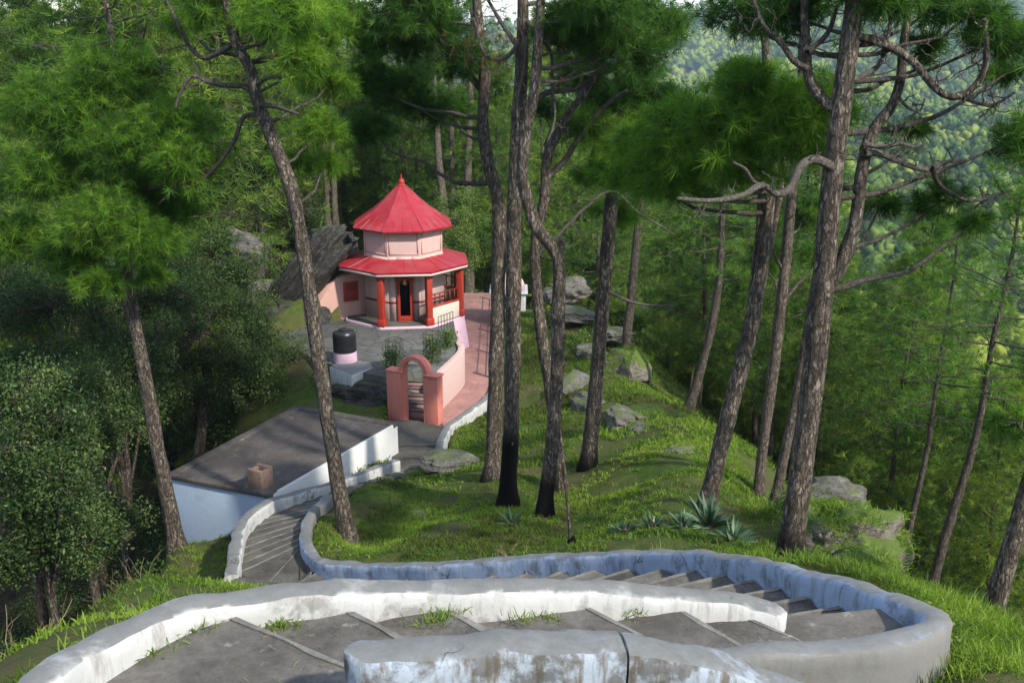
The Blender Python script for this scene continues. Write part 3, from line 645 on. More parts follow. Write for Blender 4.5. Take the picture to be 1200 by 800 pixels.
m = MB(); m.loft([ring(2.98, z_low_out - .12), ring(2.98, z_low_out - .10)]); m.obj('veranda_ceiling', M['cream'], tp)
m = MB(); m.loft([ring(1.93, z_low_in - .35), ring(1.93, z_tw + .12)]); m.obj('tower_wall', M['pink_pale'], tp, bevel=.015)
tw = ngon(1.93, RT)
for k in range(8):
    a, b = Vector(tw[k]), Vector(tw[(k + 1) % 8]); e = b - a; L = e.length; e.normalize(); nr = Vector((e.y, -e.x)); ang = math.atan2(e.y, e.x); c = (a + b) / 2
    f = MB()
    for zz in (z_low_in + .22, z_tw - .1): f.box((c.x + nr.x * .006, c.y + nr.y * .006, zz), (L * .86, .03, .05), ang)
    for s in (-.43, .43): f.box((c.x + e.x * L * s + nr.x * .006, c.y + e.y * L * s + nr.y * .006, (z_low_in + z_tw) / 2 + .06), (.05, .028, z_tw - z_low_in - .26), ang)
    f.obj('wall_panel_frame', M['pink'], tp)
sp = octroof('spire_roof', 2.42, z_tw + .0, .16, z_apex, M['red_roof'], .07, curve=.12)
m = MB(); prof = [(.17, -.06), (.2, .02), (.13, .08), (.15, .16), (.12, .24), (.04, .3), (.02, .52)]
m.loft([[(TC.x + r_ * math.cos(t), TC.y + r_ * math.sin(t), z_apex + h) for t in np.linspace(0, 2 * math.pi, 14, endpoint=False)] for r_, h in prof]); m.obj('finial', M['red'], sp, smooth=40)
m = MB()
for k, (x, y) in enumerate(ngon(2.42, RT)):
    m.tube([(x, y, z_tw + .0), (TC.x + (x - TC.x) * .5, TC.y + (y - TC.y) * .5, z_tw + (z_apex - z_tw) * .5 ** 1.12 + .0), (TC.x + (x - TC.x) * .07, TC.y + (y - TC.y) * .07, z_apex)], .032, 6)
m.obj('roof_ridge', M['red_roof'], sp, smooth=60)
m = MB(); ev = ngon(2.42, RT); m2 = MB(); ev2 = ngon(3.2, RT); iv2 = ngon(1.9, RT)
for k in range(8):
    for t in (.25, .5, .75):
        A_ = np.array(ev[k]) * (1 - t) + np.array(ev[(k + 1) % 8]) * t; c_ = np.array((TC.x, TC.y)); zf = lambda q: z_tw + (z_apex - z_tw) * q ** 1.12 + .004
        m.tube([tuple(A_ + (c_ - A_) * q) + (zf(q),) for q in ((0, .5, .88) if t == .5 else (0, .35, .62))], .013, 5)
        B_ = np.array(ev2[k]) * (1 - t) + np.array(ev2[(k + 1) % 8]) * t; D_ = np.array(iv2[k]) * (1 - t) + np.array(iv2[(k + 1) % 8]) * t
        m2.tube([tuple(B_) + (z_low_out + .004,), tuple(D_) + (z_low_in + .022,)], .013, 5)
m.obj('roof_seam', M['red_roof'], sp, smooth=60); m2.obj('veranda_seam', M['red_roof'], tp, smooth=60)
# side room against the rock
a, b = Pz(370, 378, TZ), Pz(432, 370, TZ)
an = thing('side_room', 'pink side room with a small red shuttered window, built against the dark rock', 'building', (a.x, a.y, TZ))
e = Vector((b.x - a.x, b.y - a.y)); L = e.length; e.normalize(); nr = Vector((e.y, -e.x)); ang = math.atan2(e.y, e.x)
zl, zr = P(372, 362, a.y).z, P(431, 315, b.y).z
m = MB(); 
A0, A1 = (a.x, a.y), (b.x, b.y); B1 = (b.x - nr.x * 2.2, b.y - nr.y * 2.2); B0 = (a.x - nr.x * 2.2, a.y - nr.y * 2.2)
mid_ = (a.x + e.x * L * .42, a.y + e.y * L * .42); midb = (mid_[0] - nr.x * 2.2, mid_[1] - nr.y * 2.2)
m.prism([A0, mid_, A1, B1, midb, B0], -13.0, [zl, P(398, 328, 44).z, zr, zr, P(398, 328, 44).z, zl]); m.obj('wall', M['pink'], an, bevel=.02)
wc = a + Vector((e.x, e.y, 0)) * L * .68; wz = P(413, 344, 44).z
m = MB(); m.box((wc.x + nr.x * .01, wc.y + nr.y * .01, wz), (.72, .09, .92), ang); w_ = m.obj('window', M['red'], an, bevel=.01)
for dz in (-.21, .21):
    m = MB(); m.box((wc.x + nr.x * .045, wc.y + nr.y * .045, wz + dz), (.54, .06, .34), ang); m.obj('shutter', M['red_dark'], w_, bevel=.01)

# ------------------------------------------------------------------ gate arch
gt = thing('gate_arch', 'salmon red arched gateway with square shoulders at the end of the path', 'gate', (GATE_BASE.x, GATE_BASE.y, -13.3))
GA = R(-24); ge = Vector((math.cos(GA), math.sin(GA))); gn = Vector((ge.y, -ge.x)); gm = P(489, 497, 34.6)
def gpt(s, d, z): return (gm.x + ge.x * s + gn.x * d, gm.y + ge.y * s + gn.y * d, z)
zb, zs, za = -13.5, P(490, 437, 34.6).z, P(490, 416, 34.6).z
T_ = .36
for s0, s1, nm in ((-1.14, -.50, 'pillar'), (.44, 1.02, 'pillar')):
    m = MB(); c = gpt((s0 + s1) / 2, 0, 0); m.box((c[0], c[1], (zb + zs) / 2), (s1 - s0, T_ + (.12 if s0 < 0 else .06), zs - zb), GA); m.box((c[0], c[1], zs + .03), (s1 - s0 + .08, T_ + .16, .07), GA)
    m.obj('pillar', M['salmon'], gt, bevel=.025)
ro = .60; riA = .43; zc = za - ro
m = MB(); ringsA = []
for t in np.linspace(-.0, math.pi, 18):
    cs, sn = -math.cos(t), math.sin(t)
    ringsA.append([gpt(-.03 + cs * r_, d, zc + sn * r_) for r_, d in ((riA, T_ / 2 + .02), (ro, T_ / 2 + .02), (ro, -T_ / 2 - .02), (riA, -T_ / 2 - .02))])
low = [[gpt(-.03 + sgn * r_, d, zb) for r_, d in ((riA, T_ / 2 + .02), (ro, T_ / 2 + .02), (ro, -T_ / 2 - .02), (riA, -T_ / 2 - .02))] for sgn in (-1, 1)]
m.loft([low[0]] + ringsA + [low[1]]); m.obj('arch', M['salmon'], gt, smooth=30, bevel=.015)
# red steps behind the gate up to the terrace
gs = thing('red_steps', 'short flight of red-fronted steps seen through the gateway', 'stairs', (GATE_BASE.x, 36, -13.3))
sa, sb = np.array(P(488, 490, 35.1))[:2], np.array(P(495, 430, 37.3))[:2]
for k in range(7):
    t0, t1 = k / 7, (k + 1) / 7; c0 = sa + (sb - sa) * t0; c1 = sa + (sb - sa) * 1.05; z1 = -13.3 + 1.3 * (k + 1) / 7
    w_ = np.array((.85, -.1)); 
    m = MB(); m.prism([tuple(c0 - w_), tuple(c0 + w_), tuple(c1 + w_), tuple(c1 - w_)], -13.6 + .003 * k, z1 - .03); st = m.obj('step', M['brick_path'], gs)
    m = MB(); m.prism([tuple(c0 - w_ * 1.01 + (0, -.03)), tuple(c0 + w_ * 1.01 + (0, -.03)), tuple(c0 + (sb - sa) / 7 + w_ * 1.01), tuple(c0 + (sb - sa) / 7 - w_ * 1.01)], z1 - .028, z1 + .012); m.obj('tread', M['flag'], st)

# ------------------------------------------------------------------ water tank, planters, gate rail, shrine
wt = Pz(405, 424, TZ)
st = thing('tank_stand', 'low white concrete stand under the black water tank', 'stand', (wt.x, wt.y, TZ - .5))
m = MB(); sp_ = [Pz(*q, TZ + .05) for q in ((386, 430), (402, 420), (432, 424), (437, 430), (412, 440))]; m.prism([(p.x, p.y) for p in sp_], TZ - 1.0, TZ + .06); m.obj('base', M['white'], st, bevel=.03)
tk = thing('water_tank', 'black ribbed plastic water tank on a round pink base', 'tank', (wt.x, wt.y, TZ + .06))
def lathe(c, prof, n=28): return [[(c[0] + r_ * math.cos(t), c[1] + r_ * math.sin(t), c[2] + h) for t in np.linspace(0, 2 * math.pi, n, endpoint=False)] for r_, h in prof]
cz_ = (wt.x, wt.y, TZ + .06)
m = MB(); m.loft(lathe(cz_, [(.47, 0), (.46, .38), (.44, .4)])); m.obj('round_base', M['lilac'], tk, smooth=40)
prof = [(.44, .4)]
for k in range(6): h = .42 + k * .12; prof += [(.47, h), (.47, h + .07), (.445, h + .085), (.445, h + .11)]
prof += [(.46, 1.15), (.42, 1.22), (.2, 1.26), (.2, 1.31), (.16, 1.33)]
m = MB(); m.loft(lathe(cz_, prof)); m.obj('tank_body', M['black'], tk, smooth=50)
# leaf helpers -----------------------------------------------------------------------------------------
def unit(v): return v / (np.linalg.norm(v, axis=-1, keepdims=True) + 1e-9)
def blades(m, base, dirs, Ls, ws, tint, bend=0.0):
    """flat pointed blades, two segments so they arch"""
    n = len(base); side = unit(np.cross(dirs, rng.normal(size=(n, 3)))) * ws[:, None] / 2
    midp = base + dirs * Ls[:, None] * .55; tip = base + dirs * Ls[:, None]; tip[:, 2] -= bend * Ls; midp[:, 2] -= bend * .18 * Ls
    V = np.stack([base - side, base + side, midp + side * .8, midp - side * .8, tip], 1).reshape(-1, 3); b = np.arange(n)[:, None] * 5
    m.add(V, Q=b + np.array([[0, 1, 2, 3]]), T=b + np.array([[3, 2, 4]]), tint=np.repeat(tint, 5))
def needles(m, Cn, Ax, N, L, w, droop=.25, spread=.75, tint=None):
    k = len(Cn); C2 = np.repeat(Cn, N, 0); d = unit(np.repeat(Ax, N, 0) * .75 + rng.normal(size=(k * N, 3)) * spread)
    ln = L * rng.uniform(.65, 1.1, k * N); s = unit(np.cross(d, rng.normal(size=(k * N, 3)))) * w / 2
    tip = C2 + d * ln[:, None]; tip[:, 2] -= droop * ln * rng.uniform(.5, 1.3, k * N); st_ = C2 + d * (.06 * L)
    V = np.stack([st_ - s, st_ + s, tip], 1).reshape(-1, 3)
    t = np.repeat(np.clip((rng.uniform(.2, .8, k) if tint is None else tint), 0, 1), N); t = np.clip(t + rng.normal(size=k * N) * .08, 0, 1)
    m.add(V, T=np.arange(k * N * 3).reshape(-1, 3), tint=np.repeat(t, 3))
def leaves(m, pts, L, w, tint, updir=.3):
    n = len(pts); d = unit(rng.normal(size=(n, 3)) + (0, 0, updir)); s = unit(np.cross(d, rng.normal(size=(n, 3)))); nrm = np.cross(d, s)
    Ls = L * rng.uniform(.6, 1.2, n)[:, None]; ws = w * rng.uniform(.7, 1.2, n)[:, None]
    V = np.stack([pts, pts + d * Ls * .5 + s * ws * .5 + nrm * Ls * .06, pts + d * Ls, pts + d * Ls * .5 - s * ws * .5 + nrm * Ls * .06], 1).reshape(-1, 3)
    m.add(V, Q=np.arange(n * 4).reshape(-1, 4), tint=np.repeat(np.clip(tint + rng.normal(size=n) * .1, 0, 1), 4))
def leaf_cloud(m, c, rad, n, L, w, base=.5, blobs=None):
    """clustered leaves: twig-sized clumps scattered through the volume"""
    k = max(3, n // 22); d = unit(rng.normal(size=(k, 3))); cc = np.asarray(c) + d * np.asarray(rad) * (rng.uniform(.25, 1, k) ** .5)[:, None]
    t = np.clip(base + rng.normal(size=k) * .2, 0, 1); p = np.repeat(cc, 22, 0) + rng.normal(size=(k * 22, 3)) * L * 1.5
    leaves(m, p, L, w, np.repeat(t, 22))
    return cc

def planter(px, py, z0, h, lab, cage=True):
    p = Pz(px, py, z0)
    if cage:
        o = thing('plant_guard', lab[0], 'plant guard', tuple(p)); m = MB(); r_ = .34
        for k in range(8):
            t = k * math.pi / 4; m.tube([(p.x + r_ * math.cos(t), p.y + r_ * math.sin(t), p.z), (p.x + r_ * math.cos(t), p.y + r_ * math.sin(t), p.z + 1.25)], .013, 4)
        for hh in (.08, .45, .85, 1.23):
            m.tube([(p.x + r_ * math.cos(t), p.y + r_ * math.sin(t), p.z + hh) for t in np.linspace(0, 2 * math.pi, 15)], .012, 4)
        m.obj('wire_cage', M['iron'], o)
    s = thing('potted_shrub', lab[1], 'shrub', tuple(p)); m = MB()
    for _ in range(10):
        a = rng.normal(size=3) * .2; m.tube([(p.x, p.y, p.z), (p.x + a[0] * .5, p.y + a[1] * .5, p.z + h * .5), (p.x + a[0], p.y + a[1], p.z + h * .9)], .012, 4)
    m.obj('stem', M['bark_far'], s); m = MB(); leaf_cloud(m, (p.x, p.y, p.z + h * .55), (.32, .32, h * .5), 900, .10, .05, .45); m.obj('foliage', M['shrub_leaf'], s)
planter(463, 433, TZ, .9, ('wire plant guard standing left of the gateway arch on the terrace edge', 'leafy green shrub growing inside the wire guard left of the gateway arch'))
planter(507, 424, TZ, 1.1, ('wire plant guard standing right of the gateway arch on the terrace', 'tall leafy shrub inside the wire guard right of the gateway arch'))
planter(524, 407, TZ, .7, ('', 'round dark green shrub at the corner above the pink retaining wall'), cage=False)
gr = thing('iron_railing', 'small dark iron railing beside the lilac plinth of the shrine', 'railing', tuple(Pz(532, 400, TZ)))
m = MB(); a, b = Pz(514, 396, TZ), Pz(531, 389, TZ)
for t in np.linspace(0, 1, 6): q = a.lerp(b, t); m.tube([tuple(q), (q.x, q.y, q.z + .95)], .016, 4)
for hh in (.1, .5, .95): m.tube([(a.x, a.y, a.z + hh), (b.x, b.y, b.z + hh)], .018, 4)
m.obj('bars', M['iron'], gr)
q = P(596, 352, 49); sh = thing('small_white_shrine', 'small white domed shrine half hidden behind the trunks at the end of the walk', 'shrine', tuple(q))
m = MB(); m.box((q.x, q.y, q.z + .1), (1.75, 1.75, .9)); m.box((q.x, q.y, q.z + .58), (1.95, 1.95, .09)); m.obj('base', M['fdome'], sh, bevel=.02)
m = MB(); m.loft(lathe((q.x, q.y, q.z + .62), [(.85, 0), (.84, .2), (.74, .45), (.5, .68), (.2, .8), (.1, .83), (.08, 1.0), (.03, 1.05)])); m.obj('dome', M['pink_pale'], sh, smooth=40)
m = MB(); m.box((q.x, q.y - .88, q.z + .12), (.55, .06, .62)); m.obj('niche', M['dark'], sh)
# rail along the walk
rl = thing('walk_railing', 'thin dark railing with white posts along the edge of the red walk', 'railing', tuple(Pz(580, 400, -13.4)))
for k, (px, py) in enumerate(((577, 443), (578, 415), (579, 390), (579, 368), (580, 352))):
    p = Pz(px, py, -13.4); m = MB(); m.box((p.x, p.y, -12.95), (.14, .14, 1.0)); m.obj('post', M['fdome'], rl, bevel=.01)
m = MB(); a, b = Pz(577, 443, -13.4), Pz(580, 352, -13.4)
for hh in (.35, .8): m.tube([(a.x, a.y, -13.4 + hh), (b.x, b.y, -13.4 + hh)], .025, 5)
m.obj('rail', M['iron'], rl)

# ------------------------------------------------------------------ rocks
def rock(p, size, mat, label, seed, rz=0, tilt=(0, 0), name='boulder', amp=.33, sink=.25, group=None, sub=4, ridged=0, lay=(1.2, 1.2, 5.5)):
    bm = bmesh.new(); bmesh.ops.create_icosphere(bm, subdivisions=sub, radius=1); V = np.array([v.co for v in bm.verts]); 
    T = np.array([[v.index for v in f.verts] for f in bm.faces]); bm.free()
    k = 1 + amp * fbm(V * 1.3 + seed * 7.7, 4, seed) ; 
    V = np.sign(V) * np.abs(V) ** .8; V = V * k[:, None]
    if ridged: V = V + V * (np.abs(fbm(V * lay + seed, 2, seed + 2)) * ridged)[:, None]
    V = V * np.asarray(size); M3 = np.array(Matrix.Rotation(rz, 3, 'Z') @ Matrix.Rotation(tilt[0], 3, 'X') @ Matrix.Rotation(tilt[1], 3, 'Y')); V = V @ M3.T
    m = MB(); m.add(V + np.array((p[0], p[1], p[2] + size[2] * (1 - 2 * sink) )), T=T); o = m.obj(name, mat, smooth=28, loc=tuple(p)); tag(o, label, 'rock', group); return o
rock(P(349, 338, 45.3), (.8, 1.5, 3.5), M['rock_dark'], 'long dark layered rock slab slanting down to the left of the shrine', 3, R(-8), (R(8), R(41)), 'rock_outcrop', .2, .5, ridged=.2, sub=5, lay=(3.6, 1.2, .6))
rock(P(346, 376, 43.6), (1.45, .8, .75), M['rock_dark'], 'dark rough rock at the foot of the slanting slab beside the side room', 6, R(15), (0, R(15)), 'rock_outcrop', .28, .4, ridged=.2, lay=(4, 1.6, 1))
rock(P(322, 352, 46.2), (.55, 1.2, 2.4), M['rock'], 'grey lower slab lying under the long dark slanting rock', 4, R(-12), (R(10), R(50)), 'rock_outcrop', .18, .5, ridged=.25, lay=(5, 1.6, .8))
rock(P(388, 292, 49.0), (1.1, 1.3, .8), M['rock_dark'], 'dark craggy rock crest behind the left eave of the shrine', 5, R(20), (0, R(-12)), 'rock_outcrop', .35, .42, ridged=.2, sub=5)
rock(P(322, 388, 44.0), (1.3, 1.0, .7), M['rock_dark'], 'dark sloping rock at the left edge of the terrace', 8, R(-10), (0, R(22)), 'rock_outcrop', .3, .4, ridged=.15)
rock(P(306, 358, 46), (.95, .8, .75), M['rock'], 'rounded grey boulder with moss left of the dark leaning rock', 11)
rock(P(282, 330, 50), (1.4, 1.2, 1.5), M['rock'], 'pale grey rock face among the trees left of the shrine', 13, R(30), (R(10), R(20)), ridged=.1)
rock(P(430, 478, 36.3), (1.3, .9, .75), M['rock_dark'], 'dark ridged rock under the terrace behind the white house', 15, ridged=.15)
rock(P(447, 445, 37.6), (1.3, .9, .45), M['rock'], 'flat brownish rock between the tank stand and the gateway', 17)
rock(P(527, 547, 29.5), (.95, .6, .32), M['rock'], 'flat grey boulder lying in the grass at the end of the path', 19)
for i, (px, py, D, s, lab) in enumerate((
    (672, 372, 47, (1.2, .8, .35), 'flat grey ledge rock jutting out behind the twisted pine'),
    (715, 395, 44, (1.0, .7, .32), 'pointed pale ledge rock beside the dark straight pine'),
    (690, 420, 42, (.9, .7, .55), 'broken grey rock below the ledges on the grassy slope'),
    (735, 440, 38.5, (.8, .8, .8), 'rounded mossy boulder on the skyline of the slope'),
    (662, 345, 50, (1.0, .8, .6), 'small grey rock at the end of the red walk near the white shrine'),
    (672, 458, 37, (1.0, .6, .4), 'low grey rock just left of the straight pine on the slope'),
    (728, 492, 31.5, (.7, .5, .3), 'grey rock in the middle of the band crossing the grass'),
    (765, 515, 29.8, (.65, .5, .3), 'grey rock at the lower end of the band crossing the grass'),
    (748, 500, 31.5, (.6, .5, .35), 'small split rock between two larger ones in the grass'),
    (800, 535, 26, (.5, .4, .25), 'small brown stone in the grass near the slope edge'),
    (690, 478, 34, (.8, .5, .35), 'flat grey stone right below the straight pine'),
    (480, 612, 24.6, (.9, .5, .12), 'thin flat stone lying in the knoll grass right of the leaning pine'),
    (540, 600, 24.8, (.6, .4, .13), 'small flat stone in the grass near the fire-blackened pine'))):
    rock(P(px, py, D), s, M['rock' if i != 3 else 'rock_mossy'], lab, 31 + i * 3, R(i * 47), (0, R(8)), ridged=.12, sink=.36)
rock(P(985, 655, 17.2), (1.0, .9, .85), M['rock_mossy'], 'big mossy rock standing behind the bend of the stair wall', 71, R(20), (0, R(12)), amp=.35, sink=.3, sub=5)
rock(P(1015, 672, 16.2), (.65, .55, .45), M['rock_mossy'], 'smaller mossy rock leaning against the big one near the stairs', 74, R(60), sink=.3)
rock(P(965, 592, 20.5), (.7, .5, .4), M['rock'], 'pale grey stone on the slope above the big mossy rock', 77)

# ------------------------------------------------------------------ trees
def curve_pts(a, b, sag, n, wig, seed):
    t = np.linspace(0, 1, n)[:, None]; p = a + (b - a) * t; L = np.linalg.norm(b - a)
    p[:, 2] += -sag * L * 4 * (t * (1 - t))[:, 0]
    w = np.stack([vnoise(np.stack([t[:, 0] * 4, 0 * t[:, 0] + seed * 3.1, 0 * t[:, 0] + k * 9.7], -1), seed) for k in range(3)], -1)
    return p + w * wig * L * (t * (1.2 - t))
def pine_crown(wood, leafy, trunk, rad, z0f, nl, lmax, ntuft, N, L, w, r_, seed, lean=(0, 0), droop=.25, dead=0):
    """limbs up the trunk, each with twigs that carry needle tufts"""
    trunk = np.asarray(trunk); H = trunk[:, 2]; idx = np.arange(len(trunk)); rg = np.random.default_rng(seed); Cn = []; Ax = []; Ti = []
    ga = rg.uniform(0, 6.28)
    for i in range(nl):
        f = z0f + (1 - z0f) * ((i + rg.uniform(0, 1)) / nl); k = f * (len(trunk) - 1); a = np.array([np.interp(k, idx, trunk[:, c]) for c in range(3)]); rr = np.interp(k, idx, rad)
        ga += 2.4 + rg.normal() * .35; u = (f - z0f) / (1 - z0f); pf = (.55 + .45 * math.sin(min(1, u * 2.2) * math.pi / 2)) * (1 - u ** 2.2) + .16
        ln = lmax * pf * rg.uniform(.6, 1.15); el = rg.uniform(-.12, .25) + .45 * u
        d = np.array([math.cos(ga) + lean[0], math.sin(ga) + lean[1], el]); d /= np.linalg.norm(d); b = a + d * ln
        p = curve_pts(a, b, .07 * (1 - u), 8, .16, seed + i); wood.tube(p, np.linspace(max(.016, min(rr * .4, .012 + .011 * ln)), .008, 8), 5, tint=0)
        tg = rg.uniform(.3, .7)
        for j in range(ntuft):
            s = rg.uniform(.22, 1.0) ** .8; q = np.array([np.interp(s * 7, np.arange(8), p[:, c]) for c in range(3)])
            off = rg.normal(size=3) * np.array([1, 1, .55]) * ln * .17; off[2] += abs(rg.normal()) * .09 * ln; tip = q + off
            if j % 3 == 0: wood.tube(np.stack([q, (q + tip) / 2 + (0, 0, -.03 * ln), tip]), [.014, .010, .006], 4, tint=0)
            Cn.append(tip); ax = unit(off * .8 + d * .35 * ln + np.array([0, 0, .3 * ln])); Ax.append(ax); Ti.append(tg + rg.normal() * .13)
        Cn.append(b); Ax.append(unit(d + (0, 0, .4))); Ti.append(tg)
    Cn = np.array(Cn); needles(leafy, Cn, np.array(Ax), N, L, w, droop, .72, np.array(Ti))
def clump(wood, leafy, start, c, rad, n, N, L, w, seed, tint=.5, droop=.25):
    """one foliage mass: a limb to its heart, twigs fanning through it and tufts on the twigs"""
    rg = np.random.default_rng(seed); start = np.asarray(start, float); c = np.asarray(c, float); rad = np.asarray(rad, float)
    if start is not None: p = curve_pts(start, c, .08, 9, .14, seed); ln = np.linalg.norm(c - start); wood.tube(p, np.linspace(.02 + .012 * ln, .016, 9), 6, tint=0)
    k = max(4, n // 6); d = unit(rg.normal(size=(k, 3)) + (0, 0, .15)); tips = c + d * rad * (rg.uniform(.35, 1, k) ** .6)[:, None]
    Cn = []; Ax = []; Ti = []
    for i in range(k):
        p = curve_pts(c + (tips[i] - c) * .05, tips[i], .05, 5, .2, seed + i); wood.tube(p, np.linspace(.016, .006, 5), 4, tint=0)
        tg = tint + rg.normal() * .16
        for j in range(6):
            s = rg.uniform(.45, 1.02); q = c + (tips[i] - c) * s + rg.normal(size=3) * rad * .13; Cn.append(q); Ax.append(unit((tips[i] - c) / (np.linalg.norm(rad)) + rg.normal(size=3) * .3 + (0, 0, .35))); Ti.append(tg + rg.normal() * .08)
    needles(leafy, np.array(Cn), np.array(Ax), N, L, w, droop, .7, np.array(Ti))

class Pine:
    def __init__(s, label, px, Y, rpx, top=None, seed=0, bark='bark', needle='needle', group=None, char=0.0, name='pine_tree', sink=.5, dY=0):
        pts = [P(x, y, Y + dY * k / max(1, len(px) - 1)) for k, (x, y) in enumerate(px)]; s.Y = Y
        b = pts[0]; z0 = gz(b.x, b.y); base = Vector((b.x + (b.x - pts[1].x) * .05, b.y, min(z0, b.z) - sink))
        if top is not None:
            e = pts[-1]; d = (pts[-1] - pts[-2]).normalized() * .4 + Vector((0, 0, .6)); n = max(3, int(top / 1.6))
            for k in range(1, n + 1): pts.append(e + d.normalized() * (top * k / n) + Vector((math.sin(seed + k * 1.3) * .12, math.cos(seed * 2 + k) * .12, 0)))
        r = list(rpx); m = len(px)
        rad = list(np.interp(np.arange(m), np.linspace(0, m - 1, len(r)), [v * Y / F / 2 / 1.04 for v in r]))
        if top is not None: rad += list(np.linspace(rad[-1], .03, len(pts) - m + 1)[1:])
        L = length(pts); nn = max(20, int(L / .28)); s.path = spline([base] + pts, nn)
        zz = np.array([p.z for p in [base] + pts]); s.rad = np.interp(s.path[:, 2], zz if np.all(np.diff(zz) > 0) else np.maximum.accumulate(zz + np.arange(len(zz)) * 1e-5), [rad[0] * 1.12] + rad)
        hh = s.path[:, 2] - max(z0, b.z); s.rad = s.rad * (1 + .45 * np.exp(-np.clip(hh, 0, 9) / .28))
        s.root = thing(name, label, 'tree', (b.x, b.y, b.z), group); s.bark, s.needle, s.seed = bark, needle, seed
        s.tr = MB(); tint = 0
        if char: tint = np.clip((char - hh) / .45 + .5 * vnoise(s.path * (3, 3, 2.0), seed), 0, 1)
        s.tr.tube(s.path, s.rad, 14, .13, seed, tint=tint); s.wood = MB(); s.leafy = MB(); s.limbs = []; s.bs = []
    def at(s, z):
        k = np.interp(z, s.path[:, 2], np.arange(len(s.path))); return np.array([np.interp(k, np.arange(len(s.path)), s.path[:, c]) for c in range(3)])
    def limb(s, px, r0, r1, dy=0.0, mat='limb', dY=None):
        p = [P(x, y, s.Y + dy * k / (len(px) - 1)) for k, (x, y) in enumerate(px)]; n = max(10, int(length(p) / .12)); q = spline(p, n)
        q += np.stack([vnoise(q * 2.3 + k * 7, 3) for k in range(3)], -1) * .035 * np.linspace(0.3, 1, n)[:, None]
        m = MB(); m.tube(q, np.linspace(r0, r1, n) * s.Y / F / 2, 8, .1, 5, tint=0)
        s.limbs.append((m, mat)); return q
    def twigs(s, q, n, ln, mat=None, seed=1, m=None, up=.1):
        """bare crooked side twigs along a limb"""
        rg = np.random.default_rng(seed + s.seed); m = m or s.limbs[-1][0]
        for i in range(n):
            a = q[int(rg.uniform(.25, 1) * (len(q) - 1))]; d = unit(rg.normal(size=3) + (0, 0, up)); b = a + d * ln * rg.uniform(.4, 1.1); p = curve_pts(a, b, rg.uniform(-.12, .12), 8, .35, seed + i)
            m.tube(p, np.linspace(.014, .005, 8), 4, tint=0)
            for j in range(2):
                a2 = p[rg.integers(3, 7)]; p2 = curve_pts(a2, a2 + unit(rg.normal(size=3) + d * .6) * ln * .4, .05, 5, .3, seed + i * 3 + j); m.tube(p2, np.linspace(.008, .004, 5), 3, tint=0)
    def clumps(s, lst, N=25, L=.32, w=.0135, dens=.95, tint=.5):
        for i, q in enumerate(lst):
            px, py, rpx = q[:3]; dy = q[3] if len(q) > 3 else 0; tn = q[4] if len(q) > 4 else tint; c = np.array(P(px, py, s.Y + dy)); r = rpx * s.Y / F
            a = s.at(c[2] - .25 * np.hypot(c[0] - s.path[-1][0], c[1] - s.Y) - .1)
            w_ = MB(); s.bs.append(w_); clump(w_, s.leafy, a, c, (r * 1.15, r * 1.1, r * .72), int(dens * max(60, 400 * min(1.7, r) ** 1.8)), N, L, w, s.seed * 31 + i, tn)
    def crown(s, z0f, nl, lmax, ntuft=9, N=16, L=.36, w=.016, lean=(0, 0)):
        pine_crown(s.wood, s.leafy, s.path, s.rad, z0f, nl, lmax, ntuft, N, L, w, None, s.seed * 13 + 5, lean)
    def done(s):
        s.tr.obj('trunk', M[s.bark], s.root, smooth=180)
        for w_ in s.bs: w_.obj('branch', M['limb'], s.root, smooth=180)
        if s.wood.n: s.wood.obj('branches', M['limb'], s.root, smooth=180)
        for m, mat in s.limbs: m.obj('limb', M[mat], s.root, smooth=180)
        if s.leafy.n: s.leafy.obj('crown', M[s.needle], s.root)
        return s.root

# leaning pine on the knoll, left of the middle
t = Pine('slender pine leaning left, rooted in the knoll grass at the bend of the path', [(410, 641), (398, 575), (382, 480), (368, 380), (352, 275), (338, 212), (316, 155), (300, 112), (294, 82), (277, 52), (268, 15), (258, -30)], 23.3, [22, 19, 17, 16, 13, 10], top=5, seed=2, needle='needle_bright')
q = t.limb([(301, 112), (285, 101), (262, 100), (243, 95), (226, 90), (210, 112), (204, 128)], 7, 3); t.twigs(q, 8, .9)
q = t.limb([(299, 100), (318, 90), (345, 92)], 6, 3, -1); q = t.limb([(303, 122), (322, 125), (348, 132)], 7, 3, -1.2); t.twigs(q, 4, .5)
q = t.limb([(304, 134), (285, 138), (275, 165), (258, 190), (238, 208), (205, 222), (185, 240)], 6, 2, .8); t.twigs(q, 9, 1.0)
q = t.limb([(275, 50), (260, 60), (240, 68), (222, 55), (205, 20), (190, -10)], 7, 3, 1); t.twigs(q, 12, 1.0)
t.clumps([(335, 22, 42, -1), (372, 35, 42, 1), (350, 72, 30, -1, .65), (388, 95, 38, 2), (372, 150, 36, 1.5), (345, 190, 28, 2), (310, 15, 38, 0), (215, 30, 30, 2, .35), (240, 10, 32, 0, .4), (395, 20, 45, 3), (330, -40, 50, 0), (385, 190, 26, 2)])
t.crown(.80, 14, 2.2); t.done()
